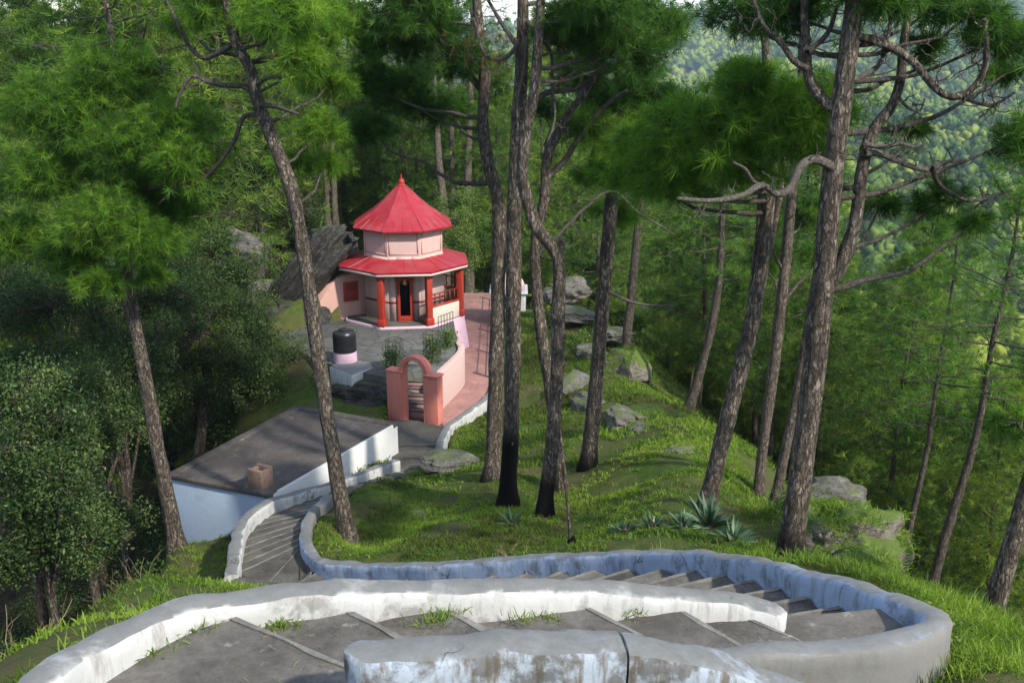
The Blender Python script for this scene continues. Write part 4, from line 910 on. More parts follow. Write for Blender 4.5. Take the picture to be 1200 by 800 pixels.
# forked pine beside the white house
t = Pine('pine with a forked trunk standing at the lower left corner of the white house', [(207, 640), (198, 590), (184, 520), (172, 450), (160, 390), (152, 340), (149, 295), (146, 240), (140, 170), (134, 100), (130, 40)], 26, [20, 18, 16, 12, 10, 7], top=3, seed=3, needle='needle_bright')
q = t.limb([(162, 402), (150, 365), (141, 320), (138, 290), (132, 240), (118, 190)], 11, 5, .4, 'bark')
t.clumps([(100, 130, 60, 0), (155, 165, 60, -1), (205, 150, 55, -1, .6), (222, 190, 42, -2, .62), (60, 205, 55, 0), (118, 262, 55, -2, .6), (168, 285, 38, -2, .55), (85, 300, 40, -1), (200, 245, 40, 0), (170, 215, 45, 0), (50, 120, 55, 1), (140, 90, 60, 0), (20, 280, 45, 0), (120, 330, 25, -2, .65), (175, 320, 22, -1, .6)], dens=1.15)
t.crown(.82, 12, 2.4); t.done()
# the row of big trunks in the middle
t = Pine('straight dark pine, leftmost of the close group of trunks behind the knoll', [(577, 562), (579, 500), (582, 400), (585, 300), (584, 240), (572, 190), (566, 140), (568, 90), (560, 20), (556, -40)], 26, [22, 19, 17, 16, 13, 10], top=7, seed=4, char=.5)
q = t.limb([(570, 110), (552, 90), (530, 65), (505, 30)], 9, 4, .5)
t.clumps([(500, 35, 55, 1, .35), (455, 45, 50, 1, .4), (540, 70, 38, 0, .3), (470, 110, 45, 2, .35), (430, 90, 40, 2, .4), (520, 130, 35, 2, .3), (430, 150, 40, 3, .35), (480, 5, 60, 0, .4)])
t.crown(.82, 11, 2.4); t.done()
t = Pine('tall pine with a fire-blackened foot and an orange bark scar', [(595, 589), (598, 520), (601, 400), (602, 300), (604, 220), (607, 150), (611, 80), (613, 20), (612, -40)], 24, [23, 21, 19, 18, 15, 12], top=8, seed=5, char=2.4)
q = t.limb([(612, 40), (600, 62), (582, 70), (566, 62), (556, 20)], 6, 2, -.6, 'dead_limb'); t.twigs(q, 8, .6)
q = t.limb([(613, 6), (635, 4), (660, 16), (685, 32), (702, 55), (708, 66), (680, 80), (655, 95)], 6, 2, -.8, 'dead_limb'); t.twigs(q, 12, .7)
q = t.limb([(610, 130), (640, 110), (675, 105), (700, 90), (725, 82)], 8, 3, .8); t.twigs(q, 6, .8)
q = t.limb([(609, 30), (616, 55), (612, 90), (606, 120), (607, 160)], 5, 2, -.7, 'dead_limb'); t.twigs(q, 8, .6)
q = t.limb([(612, 15), (628, 40), (645, 62), (648, 100), (650, 140), (642, 168)], 5, 2, -.9, 'dead_limb'); t.twigs(q, 10, .6)
q = t.limb([(611, 60), (590, 30), (575, 5), (560, -15)], 6, 3, -.3, 'dead_limb'); t.twigs(q, 8, .8)
t.crown(.82, 11, 2.5)
m = MB(); sc_ = P(600, 520, 23.80); m.add(np.array([[math.sin(a) * .10 * (1 + .3 * math.sin(a * 3)), 0, math.cos(a) * .15] for a in np.linspace(0, 6.28, 12, endpoint=False)]) + np.array(sc_) + (0, .0, 0), N=[list(range(12))[::-1]])
r_ = t.done()
m2 = MB(); m2.loft([[(sc_.x + math.sin(a) * k * .11, sc_.y + d, sc_.z + math.cos(a) * k * .17) for a in np.linspace(0, 6.28, 12, endpoint=False)] for k, d in ((.75, .15), (.6, .02), (.25, -.01))]); m2.obj('bark_scar', M['clay'], r_, smooth=60)
# dead brown needles caught in the bare twigs
m = MB(); cc = np.array([P(x, y, 23.2) for x, y in ((590, 25), (605, 40), (650, 50), (665, 60), (580, 50), (640, 40), (620, 75), (570, 30), (600, 60))]); cc = np.repeat(cc, 10, 0) + rng.normal(size=(90, 3)) * .33
needles(m, cc, unit(rng.normal(size=cc.shape) + (0, 0, -.7)), 14, .28, .008, .5); m.obj('dead_needles', M['needle_dead'], r_)
t = Pine('twisted pine with an elbow bend in its trunk and a burnt foot', [(638, 604), (645, 540), (652, 450), (654, 370), (655, 308), (648, 290), (628, 265), (618, 235), (612, 205), (616, 160), (626, 110), (630, 60), (634, 0), (636, -40)], 22.5, [20, 18, 16, 15, 14, 12, 9], top=6, seed=6, char=1.3)
q = t.limb([(655, 300), (659, 285), (657, 278)], 12, 5, -.1)
t.clumps([(690, 40, 50, 1, .35), (735, 60, 50, 1, .4), (700, 5, 55, 0, .4), (660, 30, 40, 1, .3), (770, 30, 50, 2, .4)])
t.crown(.84, 10, 2.3); t.done()
t = Pine('slim pine just behind the twisted one, its crown bending right', [(659, 578), (648, 480), (636, 400), (629, 340), (627, 285), (638, 235), (641, 185), (652, 160), (668, 130), (690, 100)], 25.2, [16, 15, 14, 13, 11, 8], top=5, seed=7)
q = t.limb([(640, 210), (660, 190), (680, 160), (705, 130), (735, 105)], 8, 4, .5); t.twigs(q, 7, .8)
q = t.limb([(629, 300), (655, 275), (690, 240), (720, 225), (750, 250), (790, 275)], 5, 2, -.5, 'dead_limb'); t.twigs(q, 8, .9)
t.clumps([(720, 120, 45, 2, .35), (680, 80, 45, 2, .35), (760, 110, 45, 2, .35), (640, 130, 30, 3, .3)])
t.crown(.8, 14, 2.4); t.done()
t = Pine('straight dark pine alone on the grass slope right of the twisted one', [(689, 547), (695, 490), (700, 430), (706, 360), (712, 290), (717, 230), (722, 160), (728, 90), (733, 20), (737, -30)], 27, [22, 19, 17, 15, 13, 10], top=7, seed=8, char=.5, needle='needle_bright')
q = t.limb([(710, 340), (735, 352), (765, 358), (790, 357)], 4, 2, -.4, 'dead_limb'); t.twigs(q, 4, .6)
t.clumps([(735, 175, 45, -1, .5), (690, 150, 38, -1, .45), (770, 205, 40, 0, .5), (700, 205, 30, 0, .45), (720, 250, 28, 1, .5), (760, 150, 45, 0, .45)])
t.crown(.78, 13, 2.6); t.done()
m = MB(); b = P(670, 641, 19.6); bz = gz(b.x, b.y); pth = spline([Vector((b.x, b.y, bz - .2)), P(666, 600, 19.6), P(659, 540, 19.6), P(655, 480, 19.6)], 24); m.tube(pth, np.linspace(.042, .014, 24), 7, tint=0)
for k in range(6): a = pth[8 + 2 * k]; m.tube([a, a + np.array((rng.normal() * .12, rng.normal() * .1, .16))], [.01, .004], 4, tint=0)
o = m.obj('bare_sapling', M['bark'], smooth=60); tag(o, 'thin dark bare sapling standing in the grass behind the stair wall', 'sapling')
m = MB(); m.tube([(b.x, b.y, bz - .1), (b.x, b.y, bz + .18), (b.x + .02, b.y, bz + .3)], [.14, .11, .05], 8, .3, tint=1.0); 
st_ = m.obj('burnt_base', M['bark'], o, smooth=60); st_.location = (0, 0, 0)
# right-hand group
t = Pine('leaning pine with a split trunk rising from the agaves right of the middle', [(826, 603), (840, 540), (858, 470), (876, 400), (890, 330), (898, 270), (903, 220), (905, 160), (900, 100), (896, 40)], 19, [23, 21, 18, 15, 12, 9], top=4, seed=9, needle='needle_bright')
q = t.limb([(884, 365), (893, 320), (905, 265), (915, 215), (921, 170)], 12, 7, .2, 'bark')
q = t.limb([(877, 400), (882, 340), (888, 280), (893, 230), (894, 180)], 12, 7, .6, 'bark')
t.clumps([(800, 150, 58, -1), (850, 150, 60, -2, .55), (905, 130, 58, -2, .6), (955, 125, 48, -2.5, .6), (770, 205, 48, -1, .5), (830, 205, 45, -1), (870, 190, 40, -2, .55), (745, 170, 38, 0, .45), (930, 170, 35, -2.5, .62), (720, 205, 30, 0, .45), (880, 100, 45, -2, .5)], dens=.8)
t.crown(.8, 12, 2.2); t.done()
t = Pine('thin straight pine between the split-trunk pine and the biggest trunk', [(888, 582), (897, 500), (908, 420), (917, 340), (924, 270), (930, 200), (938, 120)], 23, [13, 14, 14, 12, 10], top=5, seed=10, bark='bark_pale')
q = t.limb([(919, 320), (905, 290), (900, 250)], 5, 2, -.3); t.clumps([(945, 250, 34, 1), (900, 300, 28, 2), (960, 300, 30, 2)])
t.crown(.6, 18, 2.4); t.done()
t = Pine('thin pine leaning right close behind the biggest trunk', [(907, 592), (922, 520), (936, 450), (948, 380), (960, 310), (972, 240), (982, 170)], 22, [13, 12, 11, 9], top=4, seed=11, bark='bark_pale'); t.crown(.62, 16, 2.2); t.done()
t = Pine('biggest pine with flaky bark, just behind the stair wall at right', [(924, 668), (930, 620), (940, 540), (950, 460), (958, 390), (965, 330), (970, 270), (975, 215), (983, 150), (990, 90), (998, 30), (1004, -20), (1010, -80)], 15, [35, 31, 29, 27, 24, 20, 17], top=5, seed=12, char=.9)
q = t.limb([(962, 345), (978, 325), (992, 295), (1002, 255), (1008, 210), (1016, 170), (1030, 142), (1047, 118), (1056, 85), (1062, 40), (1070, -20)], 19, 7, .3, 'bark')
q2 = t.limb([(984, 204), (970, 192), (952, 186), (938, 196), (925, 222), (908, 226), (893, 217), (872, 228), (850, 235), (822, 236), (795, 233)], 12, 4, -1.2, 'dead_limb'); t.twigs(q2, 8, .5)
q = t.limb([(893, 218), (880, 212), (872, 198), (860, 190)], 6, 3, -.9, 'dead_limb')
q = t.limb([(1013, 180), (1032, 180), (1052, 188), (1075, 196), (1092, 196), (1108, 190), (1130, 190)], 9, 4, .5, 'dead_limb'); t.twigs(q, 10, .6)
q = t.limb([(1092, 197), (1098, 212), (1112, 226), (1135, 235), (1160, 232), (1185, 222)], 6, 3, .8); t.twigs(q, 10, .6)
q = t.limb([(1016, 170), (1035, 172), (1055, 168), (1072, 172), (1085, 165)], 7, 3, -.3, 'dead_limb'); t.twigs(q, 8, .6)
q = t.limb([(1003, 42), (1025, 48), (1050, 60), (1072, 76), (1092, 98), (1108, 112), (1125, 114), (1142, 102), (1154, 82), (1156, 50), (1152, 25)], 11, 6, -.6, 'bark'); t.twigs(q, 12, .8)
q = t.limb([(1122, 113), (1145, 120), (1165, 122), (1190, 110)], 5, 3, -.3); t.twigs(q, 8, .6)
q = t.limb([(1000, 95), (1020, 85), (1035, 70), (1042, 40), (1044, 10)], 7, 4, .2, 'dead_limb'); t.twigs(q, 8, .6)
q = t.limb([(985, 130), (965, 118), (950, 95), (945, 60), (943, 0)], 14, 9, .5, 'bark'); q = t.limb([(946, 62), (962, 48), (975, 30), (980, 5)], 7, 4, .5); q = t.limb([(948, 82), (930, 72), (915, 52), (895, 30), (880, 0)], 8, 4, .3); t.twigs(q, 9, .7)
q = t.limb([(1050, 110), (1062, 125), (1078, 130), (1084, 115)], 4, 2, .1); t.twigs(q, 6, .4)
t.clumps([(1135, 20, 42, 0, .45), (1180, 40, 45, 0, .5), (1090, 10, 40, 1, .4), (1185, 85, 30, 1, .5), (1040, -10, 45, 0), (1000, -30, 60, 0, .5), (1100, 235, 36, 1, .4), (1190, 165, 36, .5, .55), (1065, 150, 22, 2, .35), (1140, 255, 24, 1.5, .4), (930, 10, 50, 1, .4), (870, 15, 50, 2, .4), (1090, 60, 28, 1, .4), (1030, 240, 24, 2, .5)], dens=.9)
t.crown(.85, 10, 2.5); t.done()
for lab, px, Y, r0, sd_, cl in (('thick pine leaning out of the picture at the right edge', [(1158, 737), (1172, 690), (1186, 640), (1200, 590), (1216, 530), (1236, 450), (1256, 370)], 14, [26, 25, 22, 18], 13, [(1192, 495, 28, .5, .55), (1225, 420, 40, 0)]),
                                ('thin pale pine crossing behind the thick one at the right edge', [(1147, 735), (1163, 690), (1180, 640), (1200, 582), (1220, 520), (1240, 450)], 15.5, [14, 13, 11], 14, [(1240, 440, 40)])):
    t = Pine(lab, px, Y, r0, top=5, seed=sd_, bark='bark' if sd_ == 13 else 'bark_pale'); t.clumps(cl); t.crown(.6, 14, 2.2); t.done()
for lab, px, Y, r0, sd_, cr in (('slim curved pine standing beyond the edge of the grass slope', [(798, 505), (810, 470), (822, 430), (830, 400), (838, 360), (843, 320), (846, 270)], 36, [12, 11, 10, 8], 15, .45),
                        ('pale slim pine on the skyline of the slope, right of the straight dark pine', [(731, 432), (735, 390), (740, 345), (744, 300), (748, 255)], 42, [12, 11, 9], 16, .5),
                        ('dark leaning pine down the slope past the bend of the stairs', [(1085, 712), (1098, 665), (1112, 615), (1126, 570), (1140, 525), (1150, 480)], 25, [13, 12, 9], 17, .55),
                        ('thin leaning pine down the slope behind the big mossy rock', [(1050, 695), (1060, 650), (1070, 600), (1084, 540), (1092, 490)], 28, [9, 8, 6], 18, .5)):
    t = Pine(lab, px, Y, r0, top=6, seed=sd_, bark='bark_far'); t.crown(cr, 28, 2.6, 16, 16, .34, .018); t.done()
for k, (lab, px, Y, r0) in enumerate((('pale thin pine behind the rock crest, left one of a close pair', [(384, 262), (382, 215), (378, 165), (376, 110)], 63, [7, 6, 5]), ('pale thin pine behind the rock crest, right one of a close pair', [(393, 264), (391, 215), (388, 160), (386, 100)], 64, [8, 7, 5]),
                        ('pale straight pine right above the tip of the shrine roof', [(475, 235), (474, 200), (471, 160), (470, 100)], 66, [9, 8, 6]), ('pale pine behind the shrine with a broken bare top', [(519, 245), (515, 200), (512, 150), (511, 112)], 60, [10, 9, 6]),
                        ('dark slim pine between two pale ones behind the shrine', [(530, 255), (530, 210), (529, 150), (528, 90)], 64, [8, 7, 6]), ('knotty pale pine behind the shrine, nearest the central trunks', [(548, 262), (548, 210), (550, 150), (552, 90)], 62, [10, 9, 7]))):
    t = Pine(lab, px, Y, r0, top=(2 if k == 3 else 8), seed=20 + k, bark='bark_pale', sink=3); t.crown(.62, 6 if k == 3 else 26, 3.0, 22, 14, .36, .026); t.done()

# broadleaf trees in the shaded hollow on the left
def oak(label, px, Y, rpx, blobs, seed, dens=1.0):
    base = P(*px[0], Y); z0 = gz(base.x, base.y); root = thing('oak_tree', label, 'tree', tuple(base), None); pts = [Vector((base.x, base.y, min(z0, base.z) - .4))] + [P(x, y, Y) for x, y in px]
    path = spline(pts, 24); m = MB(); m.tube(path, np.linspace(rpx[0], rpx[1], 24) * Y / F / 2, 10, .15, seed, tint=0); m.obj('trunk', M['bark'], root, smooth=180)
    w_ = MB(); f = MB()
    for i, (x, y, rp, dy) in enumerate(blobs):
        c = np.array(P(x, y, Y + dy)); r = rp * Y / F; a = path[min(23, 10 + i % 13)]
        w_.tube(curve_pts(np.array(a), c, .03, 9, .15, seed + i), np.linspace(.07, .02, 9), 6, tint=0)
        cc = []; rgo = np.random.default_rng(seed * 50 + i)
        for q in range(9):
            rs = r * rgo.uniform(.24, .58); cs = c + unit(rgo.normal(size=3)) * r * rgo.uniform(.35, 1.05) * np.array((1, 1, .8)); ls = rgo.uniform(.075, .14)
            cc += list(leaf_cloud(f, cs, (rs * rgo.uniform(.8, 1.4), rs * rgo.uniform(.8, 1.4), rs * rgo.uniform(.55, 1.0)), int(dens * 1500 * rs ** 1.7 * (.13 / ls) ** 1.5), ls, ls * .42, np.clip(rgo.normal(.48, .17), .1, .9)))
        for k in range(0, len(cc), 5): w_.tube([c, (c + cc[k]) / 2 + rng.normal(size=3) * .1, cc[k]], [.02, .014, .006], 4, tint=0)
    w_.obj('branches', M['bark'], root, smooth=180); f.obj('crown', M['oak_leaf'], root); return root
oak('leafy bush-like broadleaf tree low at the left edge', [(60, 690), (66, 640), (62, 590), (58, 540)], 20, [12, 6], [(40, 520, 50, 0), (75, 560, 42, -1), (20, 470, 45, 0), (70, 490, 45, 0), (25, 590, 36, -.5), (95, 520, 35, .5), (5, 540, 45, 1), (60, 610, 22, -.5), (70, 600, 36, -.5), (40, 640, 36, -.5), (100, 640, 28, -.5), (15, 660, 30, -.5)], 61)
oak('dark broadleaf tree with two brown trunks in the shaded hollow at left', [(150, 640), (148, 570), (142, 500), (135, 430)], 33, [20, 10], [(60, 360, 60, 0), (120, 380, 62, 0), (180, 400, 55, 0), (100, 430, 50, -1), (40, 420, 55, 0), (150, 450, 42, -1), (30, 340, 55, 2), (195, 350, 50, 2), (110, 320, 50, 2), (90, 490, 35, -1)], 62)
oak('broad dark evergreen tree overhanging the hollow between the rock and the white house', [(232, 560), (236, 510), (240, 460), (246, 410)], 38, [16, 9], [(235, 390, 52, 0), (285, 415, 42, 0), (210, 430, 48, -1), (260, 360, 45, 1), (300, 385, 35, 1), (225, 340, 45, 2), (180, 470, 35, -1), (270, 455, 32, -1), (250, 300, 40, 4), (315, 430, 25, -1), (290, 330, 30, 3)], 63)
oak('dark leafy tree deep in the hollow, just left of the forked pine', [(108, 660), (112, 600), (105, 540), (100, 490)], 29, [13, 7], [(100, 470, 50, 0), (60, 455, 45, 0), (140, 500, 42, 0), (110, 530, 36, -1), (50, 500, 40, -1), (165, 480, 36, 1), (125, 440, 45, 1), (20, 540, 40, 0), (120, 600, 40, -1), (95, 640, 34, -1), (150, 615, 30, -1), (60, 610, 36, 0)], 66)
oak('dark low tree filling the hollow behind the roof of the white house', [(190, 560), (195, 520), (205, 490)], 43, [12, 6], [(190, 490, 40, 0), (235, 470, 36, 0), (160, 510, 38, 0), (215, 510, 30, -1), (270, 480, 26, -1), (130, 540, 36, 0), (180, 540, 28, -1), (295, 455, 22, -1)], 67)
oak('dark leafy tree at the left edge above the bush-like one', [(20, 520), (22, 470), (18, 420)], 40, [14, 7], [(15, 330, 60, 0), (60, 300, 50, 0), (20, 400, 55, 0), (80, 350, 45, 0), (-10, 460, 50, 0), (110, 310, 40, 2), (160, 330, 45, 3)], 68)
oak('dark tall broadleaf tree behind the rocks left of the shrine', [(300, 330), (305, 290), (308, 250)], 56, [14, 8], [(300, 250, 45, 0), (345, 245, 35, 0), (260, 265, 42, 0), (320, 205, 40, 1), (280, 215, 40, 1), (365, 255, 22, 1)], 64)
o = oak('olive green bamboo-like tree right behind the shrine eave', [(535, 320), (535, 280), (536, 250)], 54, [6, 3], [(530, 265, 26, 0), (545, 290, 20, 0), (510, 250, 22, 1), (555, 260, 20, 1), (540, 235, 20, 1), (530, 300, 20, 0)], 65)
o = [c for c in o.children if c.name.startswith('crown')][0]; o.data.materials[0] = M['shrub_leaf']

# ------------------------------------------------------------------ forest of single pines on the slopes
def pine_variant(seed, H, fine):
    rg = np.random.default_rng(seed); n = 16; z = np.linspace(-1.2, H, n); bend = rg.normal(size=2) * .5
    path = np.stack([bend[0] * (z / H) ** 2 + .1 * np.sin(z * .5 + seed), bend[1] * (z / H) ** 2 + .1 * np.cos(z * .4 + seed), z], 1); rad = np.linspace(.17, .03, n) * H / 17
    tr = MB(); tr.tube(path, rad, 7, .08, seed, tint=0); wd = MB(); lf = MB()
    if fine: pine_crown(wd, lf, path, rad, rg.uniform(.18, .3), 58, 3.4, 46, 18, .42, .028, None, seed)
    else: pine_crown(wd, lf, path, rad, rg.uniform(.16, .3), 48, 3.6, 32, 13, .55, .055, None, seed)
    wd_ = wd.mesh('branches', 180); wd_.materials.append(M['limb']); t_ = tr.mesh('trunk', 180); t_.materials.append(M['bark_far']); l_ = lf.mesh('crown'); l_.materials.append(M['needle_far'])
    return t_, wd_, l_
VA = [pine_variant(101 + k, H, True) for k, H in enumerate((15, 17, 18.5, 16, 14))]; VB = [pine_variant(201 + k, H, False) for k, H in enumerate((15, 17, 18, 16, 19))]
placed = []
def try_tree(az, r, mind):
    x, y = r * math.sin(az), r * math.cos(az)
    for a, b in placed:
        if (a - x) ** 2 + (b - y) ** 2 < mind * mind: return None
    return x, y
def forest(n, az0, az1, r0, r1, mind, label, group, ok=lambda x, y, z: True, smin=.85, smax=1.15, seed=1, power=.5):
    rg = random.Random(seed); c = 0; tries = 0
    while c < n and tries < n * 40:
        tries += 1; u = rg.random() ** power; r = r0 + (r1 - r0) * u; az = R(rg.uniform(az0, az1)); q = try_tree(az, r, mind)
        if not q: continue
        z = gz(*q)
        if not ok(q[0], q[1], z): continue
        placed.append(q); c += 1; tm, wm, cm = rg.choice(VA if r < 75 else VB); root = thing('pine_tree', label, 'tree', (q[0], q[1], z), group)
        sc = rg.uniform(smin, smax); root.scale = (sc * rg.uniform(.9, 1.15), sc * rg.uniform(.9, 1.15), sc); root.rotation_euler = (rg.uniform(-.05, .05), rg.uniform(-.05, .05), rg.uniform(0, 6.28))
        for nm, me in (('trunk', tm), ('branches', wm), ('crown', cm)): o = bpy.data.objects.new(nm, me); C.objects.link(o); o.parent = root
hx = lambda y: np.interp(y, [8, 24, 38, 51, 60], [5.5, 6.3, 5.3, 4.5, 4.0])
forest(56, 9, 31, 33, 78, 3.0, 'bushy green pine packed on the steep slope below the grassy edge at right', 'pines on the steep slope below the grass', lambda x, y, z: x > hx(y) + 5.5 and z < -17.5, .62, .95, 11, .6)
forest(92, 7, 31, 78, 150, 4.0, 'slender pine in the dense forest filling the valley side at right', 'pines filling the valley side', seed=12, smin=.85)
forest(50, 4, 31, 150, 245, 5.0, 'small distant pine on the forested spur beyond the valley side', 'pines on the distant spur', seed=13, smin=.85)
forest(40, -13, 8, 60, 112, 3.8, 'tall pine in the wood behind the octagonal shrine', 'pines behind the shrine', lambda x, y, z: abs(x + 2.5) > 4.5 or y > 62, seed=14, smin=1.0, smax=1.3)
forest(36, -32, -13, 43, 96, 4.0, 'dense green pine rising from the shaded hollow at upper left', 'pines in the hollow at upper left', lambda x, y, z: not (x > -13 and y < 60), seed=15, smin=1.3, smax=1.65)
# the forest beyond: nobody could count it
m = MB(); rg = np.random.default_rng(99)
_b = bmesh.new(); bmesh.ops.create_icosphere(_b, subdivisions=2, radius=1); IV2 = np.array([v.co for v in _b.verts]); IT2 = np.array([[v.index for v in f.verts] for f in _b.faces]); _b.free()
_b = bmesh.new(); bmesh.ops.create_icosphere(_b, subdivisions=1, radius=1); IV1 = np.array([v.co for v in _b.verts]); IT1 = np.array([[v.index for v in f.verts] for f in _b.faces]); _b.free()
def far(n, az0, az1, r0, r1, size, hgt, k, N, lumps=2, fine=True):
    """crowns of the far wood: ragged leafy lumps with a fringe of needles"""
    az = np.radians(rg.uniform(az0, az1, n)); r = np.sqrt(rg.uniform(r0 * r0, r1 * r1, n)); x, y = r * np.sin(az), r * np.cos(az); z = zground(x, y)
    s = size * rg.uniform(.65, 1.4, n); cen = np.stack([x, y, z + hgt * s / size * .62], -1)
    stand = fbm(np.stack([x, y, 0 * x], -1) * .011, 3, 77); tn = np.clip(.48 + .55 * stand + rg.normal(size=n) * .24, .03, 1.0)
    IV, IT = (IV2, IT2) if fine else (IV1, IT1)
    for q in range(lumps):
        c = cen + rg.normal(size=(n, 3)) * s[:, None] * (.4, .4, .5) * (lumps > 1); sr = s * rg.uniform(.55, .9, n)
        V = IV[None] * (1 + rg.normal(size=(n, len(IV), 1)) * (.30 if fine else .36)) * np.stack([sr, sr, sr * 1.15], -1)[:, None] + c[:, None]
        m.add(V.reshape(-1, 3), T=(IT[None] + (np.arange(n) * len(IV))[:, None, None]).reshape(-1, 3), tint=np.clip(np.repeat(tn, len(IV)) + rg.normal(size=n * len(IV)) * .10, 0, 1))
    if k:
        d = unit(rg.normal(size=(n, k, 3)) + (0, 0, .25)); c = cen[:, None] + d * rg.uniform(.6, 1, (n, k, 1)) * np.stack([s, s, s * 1.4], -1)[:, None]
        needles(m, c.reshape(-1, 3), unit(d.reshape(-1, 3) + (0, 0, .3)), N, size * .42, size * .075, .15, .8, np.clip(np.repeat(tn, k) + rg.normal(size=n * k) * .1, 0, 1))
far(420, 3, 32, 80, 240, 2.1, 11, 34, 8, 2); far(1000, 2, 32, 235, 480, 2.7, 13, 34, 8, 3); far(300, -32, 2, 112, 470, 3.0, 15, 18, 7, 3)
far(4800, 0, 32, 470, 1000, 2.5, 13, 14, 7, 3, False); far(700, -32, 0, 470, 1000, 4.6, 14, 0, 6, 2, False); far(7500, 0, 32, 1000, 2450, 5, 13, 4, 6, 2, False); far(1200, -32, 0, 1000, 2350, 9, 16, 0, 7, 2, False)
o = m.obj('distant_forest', M['needle_far']); tag(o, 'hazy pine forest covering the far side of the valley', 'forest', kind='stuff')
# small far houses
for px, py, D, lab, c in ((1088, 112, 1500, 'tiny white house on the hazy far hillside, leftmost of the three', 'fdome'), (1184, 130, 1250, 'tiny white house on the hazy far hillside near the right edge', 'fdome'), (1170, 139, 1150, 'tiny orange house on the hazy far hillside below a white one', 'salmon')):
    p = P(px, py, D); h = thing('distant_house', lab, 'house', tuple(p)); m = MB(); z0 = gz(p.x, p.y); m.box((p.x, p.y, (z0 - 2 + p.z + 3) / 2), (11, 8, p.z + 3 - z0 + 2), R(20)); m.obj('wall', M[c], h)
    m = MB(); m.box((p.x, p.y, p.z + 4), (12, 9, 2), R(20), .6); m.obj('roof', M['trim'], h)

# ------------------------------------------------------------------ agaves and dry shrubs
def agave(px, py, Y, s, label, seed, n=46):
    p = P(px, py, Y); z = gz(p.x, p.y); root = thing('agave_plant', label, 'plant', (p.x, p.y, z)); m = MB(); rg = np.random.default_rng(seed)
    a = rg.uniform(0, 6.28, n); el = rg.uniform(.05, 1.35, n); d = np.stack([np.cos(a) * np.cos(el), np.sin(a) * np.cos(el), np.sin(el)], 1); b = np.tile((p.x, p.y, z - .03), (n, 1)) + d * .04
    blades(m, b, d, s * rg.uniform(.7, 1.1, n), np.full(n, .07 * s / .6), np.clip(rg.normal(.5, .18, n), 0, 1), .12); m.obj('leaves', M['agave'], root)
    m = MB(); m.tube([(p.x, p.y, z - .25), (p.x, p.y, z + .06), (p.x, p.y, z + .14)], [.10, .12, .05], 8, .2, tint=0); m.obj('stem', M['bark'], root)
agave(601, 612, 21.6, .55, 'pale spiky agave in the grass below the fire-blackened pine', 1)
agave(829, 628, 17.6, .75, 'big dark agave at the foot of the split-trunk pine, tallest of the row', 2, 60)
agave(800, 634, 17.2, .5, 'smaller agave just left of the big one by the stair wall', 3); agave(858, 640, 16.6, .55, 'smaller agave just right of the big one by the stair wall', 4)
agave(732, 632, 18.2, .42, 'small agave by the stair wall, left one of two below the bare sapling', 5); agave(764, 634, 17.9, .42, 'small agave by the stair wall, right one of two between sapling and big agave', 6)
def twiggy(px, py, Y, h, label, seed, n=26):
    p = P(px, py, Y); z = gz(p.x, p.y); m = MB(); rg = np.random.default_rng(seed)
    for i in range(n):
        d = unit(rg.normal(size=3) * (1, 1, .3) + (0, 0, 1.0)); b = np.array((p.x, p.y, z - .05)) + rg.normal(size=3) * (.12, .12, 0); q = curve_pts(b, b + d * h * rg.uniform(.5, 1.1), -.05, 7, .2, seed + i); m.tube(q, np.linspace(.012, .003, 7), 4, tint=rg.uniform(.2, .8))
        q2 = curve_pts(q[4], q[4] + unit(rg.normal(size=3) + d) * h * .35, 0, 5, .2, i); m.tube(q2, np.linspace(.006, .002, 5), 3, tint=rg.uniform(.2, .8))
    o = m.obj('dry_shrub', M['dry']); tag(o, label, 'shrub')
twiggy(165, 690, 15.5, 1.2, 'dry brown leafless shrub on the dark bank left of the stairs', 1); twiggy(195, 682, 16.5, .9, 'smaller dry shrub beside the brown leafless one on the bank', 2)
twiggy(8, 735, 10.5, 1.0, 'dry reddish twiggy shrub at the left edge of the picture', 3); twiggy(75, 690, 14.5, 1.2, 'thin bare shrub with long stems in the dark hollow at left', 4, 12)
twiggy(598, 664, 17.6, .35, 'small dry weed growing on top of the low outer stair wall', 5, 14)
def bush(px, py, Y, r, label, seed, mat='shrub_leaf', n=1500, L=.09):
    p = P(px, py, Y); z = gz(p.x, p.y); root = thing('bush', label, 'bush', (p.x, p.y, z)); m = MB(); w_ = MB()
    cc = leaf_cloud(m, (p.x, p.y, z + r * .55), (r, r, r * .7), n, L, L * .5, .5)
    for k in range(0, len(cc), 4): w_.tube([(p.x, p.y, z - .05), (np.array((p.x, p.y, z)) + cc[k]) / 2, cc[k]], [.015, .01, .005], 4, tint=0)
    m.obj('foliage', M[mat], root); w_.obj('stem', M['bark_far'], root)
bush(1000, 775, 9.3, .28, 'leafy weed clump against the outer face of the bend wall, left one', 1, n=700, L=.06); bush(1030, 768, 9.5, .30, 'leafy weed clump against the outer face of the bend wall, middle one', 2, n=700, L=.06); bush(1085, 765, 9.6, .33, 'leafy weed clump at the right end of the bend wall', 3, n=800, L=.06)
bush(445, 475, 36.2, .5, 'bright green bush on the bank between the white house and the gateway', 4, n=900); bush(345, 440, 38.5, .9, 'low green bush below the terrace edge, behind the leaning pine', 5, 'oak_leaf'); bush(320, 470, 37, .8, 'low dark bush behind the far corner of the white house', 6, 'oak_leaf'); bush(375, 455, 37, .6, 'low bush below the water tank stand', 7, n=900)
bush(340, 366, 44.9, .75, 'dark bush hiding the foot of the long slanting slab', 15, 'oak_leaf', 1400); bush(362, 372, 44.4, .4, 'small low bush between the slanting slab and the side room wall', 16, n=600)
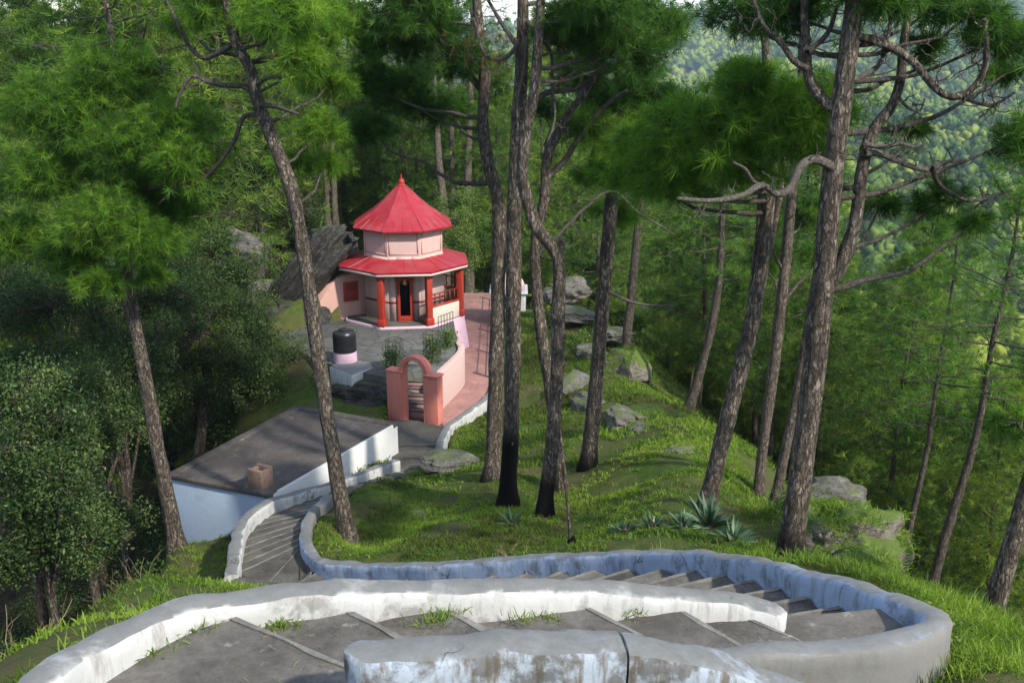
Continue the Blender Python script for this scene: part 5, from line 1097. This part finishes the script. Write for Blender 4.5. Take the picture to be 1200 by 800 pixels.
bush(425, 365, 47, .5, 'small bush at the foot of the dark leaning rock', 8, 'oak_leaf', 700); bush(335, 320, 49, 1.0, 'green bush growing between the rocks left of the shrine', 9); bush(318, 395, 43.5, .6, 'bush at the left end of the terrace beside the sloping rock', 10, n=900)
bush(690, 395, 43, .7, 'green bush between the grey ledges on the slope', 11); bush(640, 372, 47, .8, 'yellow green bush at the edge of the red walk behind the trunks', 12); bush(940, 615, 19, .6, 'yellow green bush between the biggest trunk and the mossy rock', 13); bush(1015, 625, 18, .55, 'yellow green bush topping the big mossy rock', 14)

# ------------------------------------------------------------------ grass
def grass(name, label, n, xr, yr, ok, hmin, hmax, nb=9, w=.016, tintf=None, seed=5, clumpr=.05):
    rg = np.random.default_rng(seed); x = rg.uniform(*xr, n); y = rg.uniform(*yr, n); k = ok(x, y); x, y = x[k], y[k]
    k = fbm(np.stack([x * .7, y * .7, 0 * x], -1), 4, 11) + rg.normal(size=len(x)) * .3 > -.26; x, y = x[k], y[k]; z = zground(x, y)
    c = len(x); h = rg.uniform(hmin, hmax, c) * (1 + .35 * fbm(np.stack([x * .9, y * .9, 0 * x], -1), 3, 21))
    b = np.repeat(np.stack([x, y, z - .015], -1), nb, 0) + rg.normal(size=(c * nb, 3)) * (clumpr, clumpr, 0); d = unit(rg.normal(size=(c * nb, 3)) * (.45, .45, .15) + (0, 0, 1)); Ls = np.repeat(np.maximum(.05, h), nb) * rg.uniform(.6, 1.15, c * nb)
    t = np.clip(.5 + .45 * fbm(np.stack([x * .5, y * .5, 0 * x], -1), 4, 31) + rg.normal(size=c) * .12, .02, .98); t = np.clip(np.repeat(t, nb) + rg.normal(size=c * nb) * .07, 0, 1)
    m = MB(); blades(m, b, d, Ls, w * rg.uniform(.7, 1.3, c * nb), t, .28); o = m.obj(name, M['grass']); tag(o, label, 'grass', kind='stuff')
solid = [[(p.x, p.y) for p in gate_pad], [(p.x, p.y) for p in gate_pad2], [(p.x, p.y) for p in house], [(p.x, p.y) for p in terrace], [(p.x, p.y) for p in plaza], corridor, upper_poly]
w3poly = [tuple(q[:2]) for q in offset(w3s, -.2)]
def free(x, y):
    k = np.ones(x.shape, bool)
    for q in solid: k &= ~inpoly(x, y, q)
    d = np.full(x.shape, 9.0)
    for p in w3s[::3]: d = np.minimum(d, np.hypot(x - p[0], y - p[1]))
    for L_ in (W4, W5, W1):
        for p in spline(L_, 60): d = np.minimum(d, np.hypot(x - p[0], y - p[1]))
    return k & (d > .27)
grass('knoll_grass', 'short bright grass covering the knoll between stairs and path', 15000, (-5.5, 6.5), (13, 27), free, .07, .20, 10, .017)
grass('slope_grass', 'bright grass on the slope running past the trunks towards the shrine', 13000, (-5, 9), (27, 52), lambda x, y: free(x, y) & (x < hx(y) + 4), .12, .30, 9, .028, seed=6, clumpr=.09)
grass('tall_grass', 'tall green grass and weeds outside the bend of the stairs', 5200, (2.0, 9.0), (8.3, 15), lambda x, y: free(x, y) & (x > np.interp(y, [8, 9, 10, 12, 14], [2.0, 3.6, 4.6, 4.5, 4.2])), .14, .38, 11, .012, seed=7)
grass('bank_grass', 'dark grass on the shaded bank left of the stairs', 7000, (-11, -2.6), (6.0, 30), lambda x, y: free(x, y) & (x < np.interp(y, [6, 8, 9, 20, 30], [-3.6, -3.3, -2.6, -4.5, -6])) & (x > np.interp(y, [6, 10, 14, 20, 27, 30], [-9, -6.5, -7.4, -8.4, -10, -11]) + rng.normal(size=x.shape) * .5), .08, .22, 9, .016, seed=8)
m = MB(); rg = np.random.default_rng(44); n = 5200; x = rg.uniform(-26, -7.5, n); y = rg.uniform(13, 47, n); k = free(x, y) & (x < np.interp(y, [12, 20, 27, 34, 40, 48], [-7.6, -8.8, -10.6, -12, -11.2, -10.5])); x, y = x[k], y[k]; z = zground(x, y)
c = np.stack([x, y, z + rg.uniform(.05, .75, len(x)) ** 1.5], -1); t = np.repeat(np.clip(rg.normal(.35, .2, len(x)), 0, 1), 26); leaves(m, np.repeat(c, 26, 0) + rg.normal(size=(len(c) * 26, 3)) * (.32, .32, .16), .15, .075, t)
o = m.obj('undergrowth', M['oak_leaf']); tag(o, 'dark leafy undergrowth covering the floor of the shaded hollow', 'undergrowth', kind='stuff')
m = MB(); rg = np.random.default_rng(12)
for o in [o for o in bpy.data.objects if o.name.startswith('boulder') and o.data.materials and o.data.materials[0] == M['rock_mossy']]:
    n = len(o.data.vertices); co = np.zeros(n * 3, np.float32); o.data.vertices.foreach_get('co', co); co = co.reshape(-1, 3) + np.array(o.location); no = np.zeros(n * 3, np.float32); o.data.vertices.foreach_get('normal', no); no = no.reshape(-1, 3)
    k = (no[:, 2] > .15) & (fbm(co * 1.6, 3, 5) > -.15); b = np.repeat(co[k], 7, 0) + rg.normal(size=(k.sum() * 7, 3)) * .06; d = unit(rg.normal(size=b.shape) * .45 + np.repeat(no[k], 7, 0) * .5 + (0, 0, .6)); blades(m, b - d * .02, d, rg.uniform(.08, .24, len(b)), np.full(len(b), .016), np.clip(rg.normal(.75, .15, len(b)), 0, 1), .3)
o = m.obj('rock_grass', M['grass']); tag(o, 'yellow green grass growing on top of the mossy rocks', 'grass', kind='stuff')
# weeds in the joints of the steps
m = MB(); rg = np.random.default_rng(3)
for px, py, z in ((205, 748, -4.84), (218, 742, -4.84), (228, 738, -4.84), (320, 740, -5.02), (335, 738, -5.02), (500, 735, -5.2), (515, 728, -5.2), (528, 722, -5.2), (640, 728, -5.38), (170, 770, -4.84), (610, 730, -5.3), (740, 722, -5.5)):
    p = np.array(Pz(px, py, z)) + (0, .05, 0); b = np.repeat(p[None], 40, 0) + rg.normal(size=(40, 3)) * (.08, .05, 0); d = unit(rg.normal(size=(40, 3)) * (.6, .6, .2) + (0, 0, .9)); blades(m, b, d, rg.uniform(.05, .16, 40), np.full(40, .010), rg.uniform(.3, .8, 40), .2)
o = m.obj('step_weeds', M['grass']); tag(o, 'small green weeds sprouting along the foot of the white stair wall', 'weeds', kind='stuff')

# fallen pine needles on the steps, the flat roof and the terrace
m = MB(); rg = np.random.default_rng(8); B = []
for k in range(6):
    q = [O[max(0, k - 1)], O[k], I[k], I[max(0, k - 1)]] if k else [O[0], I[0], Vector((-1.2, 5.4, 0)), Vector((-3.6, 6.0, 0))]
    for _ in range(45): u, v = rg.uniform(.02, .98), rg.beta(.7, 1.4); p_ = (q[0] * (1 - u) + q[1] * u) * (1 - v) + (q[3] * (1 - u) + q[2] * u) * v; B.append((p_.x, p_.y, ZK[k] + .014))
for _ in range(500): u, v = rg.uniform(.08, .92), rg.beta(.8, 1.2); p_ = (house[0] * (1 - u) + house[1] * u) * v + (house[3] * (1 - u) + house[2] * u) * (1 - v); B.append((p_.x, p_.y, HR + .0))
B = np.array(B); d = unit(rg.normal(size=B.shape) * (1, 1, .06)); blades(m, B, d, rg.uniform(.05, .12, len(B)), np.full(len(B), .005), rg.uniform(.1, .9, len(B)), 0)
o = m.obj('fallen_needles', M['dry']); tag(o, 'fallen brown pine needles scattered on the steps and the flat roof', 'litter', kind='stuff')

# ------------------------------------------------------------------ air
m = MB(); z0, z1 = ZMIN - 1.5, max(ZMAX, 40) + 14; m.box((0, 0, (z0 + z1) / 2), (5600, 5600, z1 - z0)); t = NT('valley_haze'); t.t.nodes.remove(t.b)
vp = t.n('VolumePrincipled'); vp.inputs['Color'].default_value = (.62, .76, .95, 1); vp.inputs['Density'].default_value = .00015; vp.inputs['Anisotropy'].default_value = .2; t.l(vp.outputs[0], t.out.inputs['Volume'])
o = m.obj('haze', t.m); tag(o, 'thin bluish haze in the valley air', 'haze', kind='stuff')
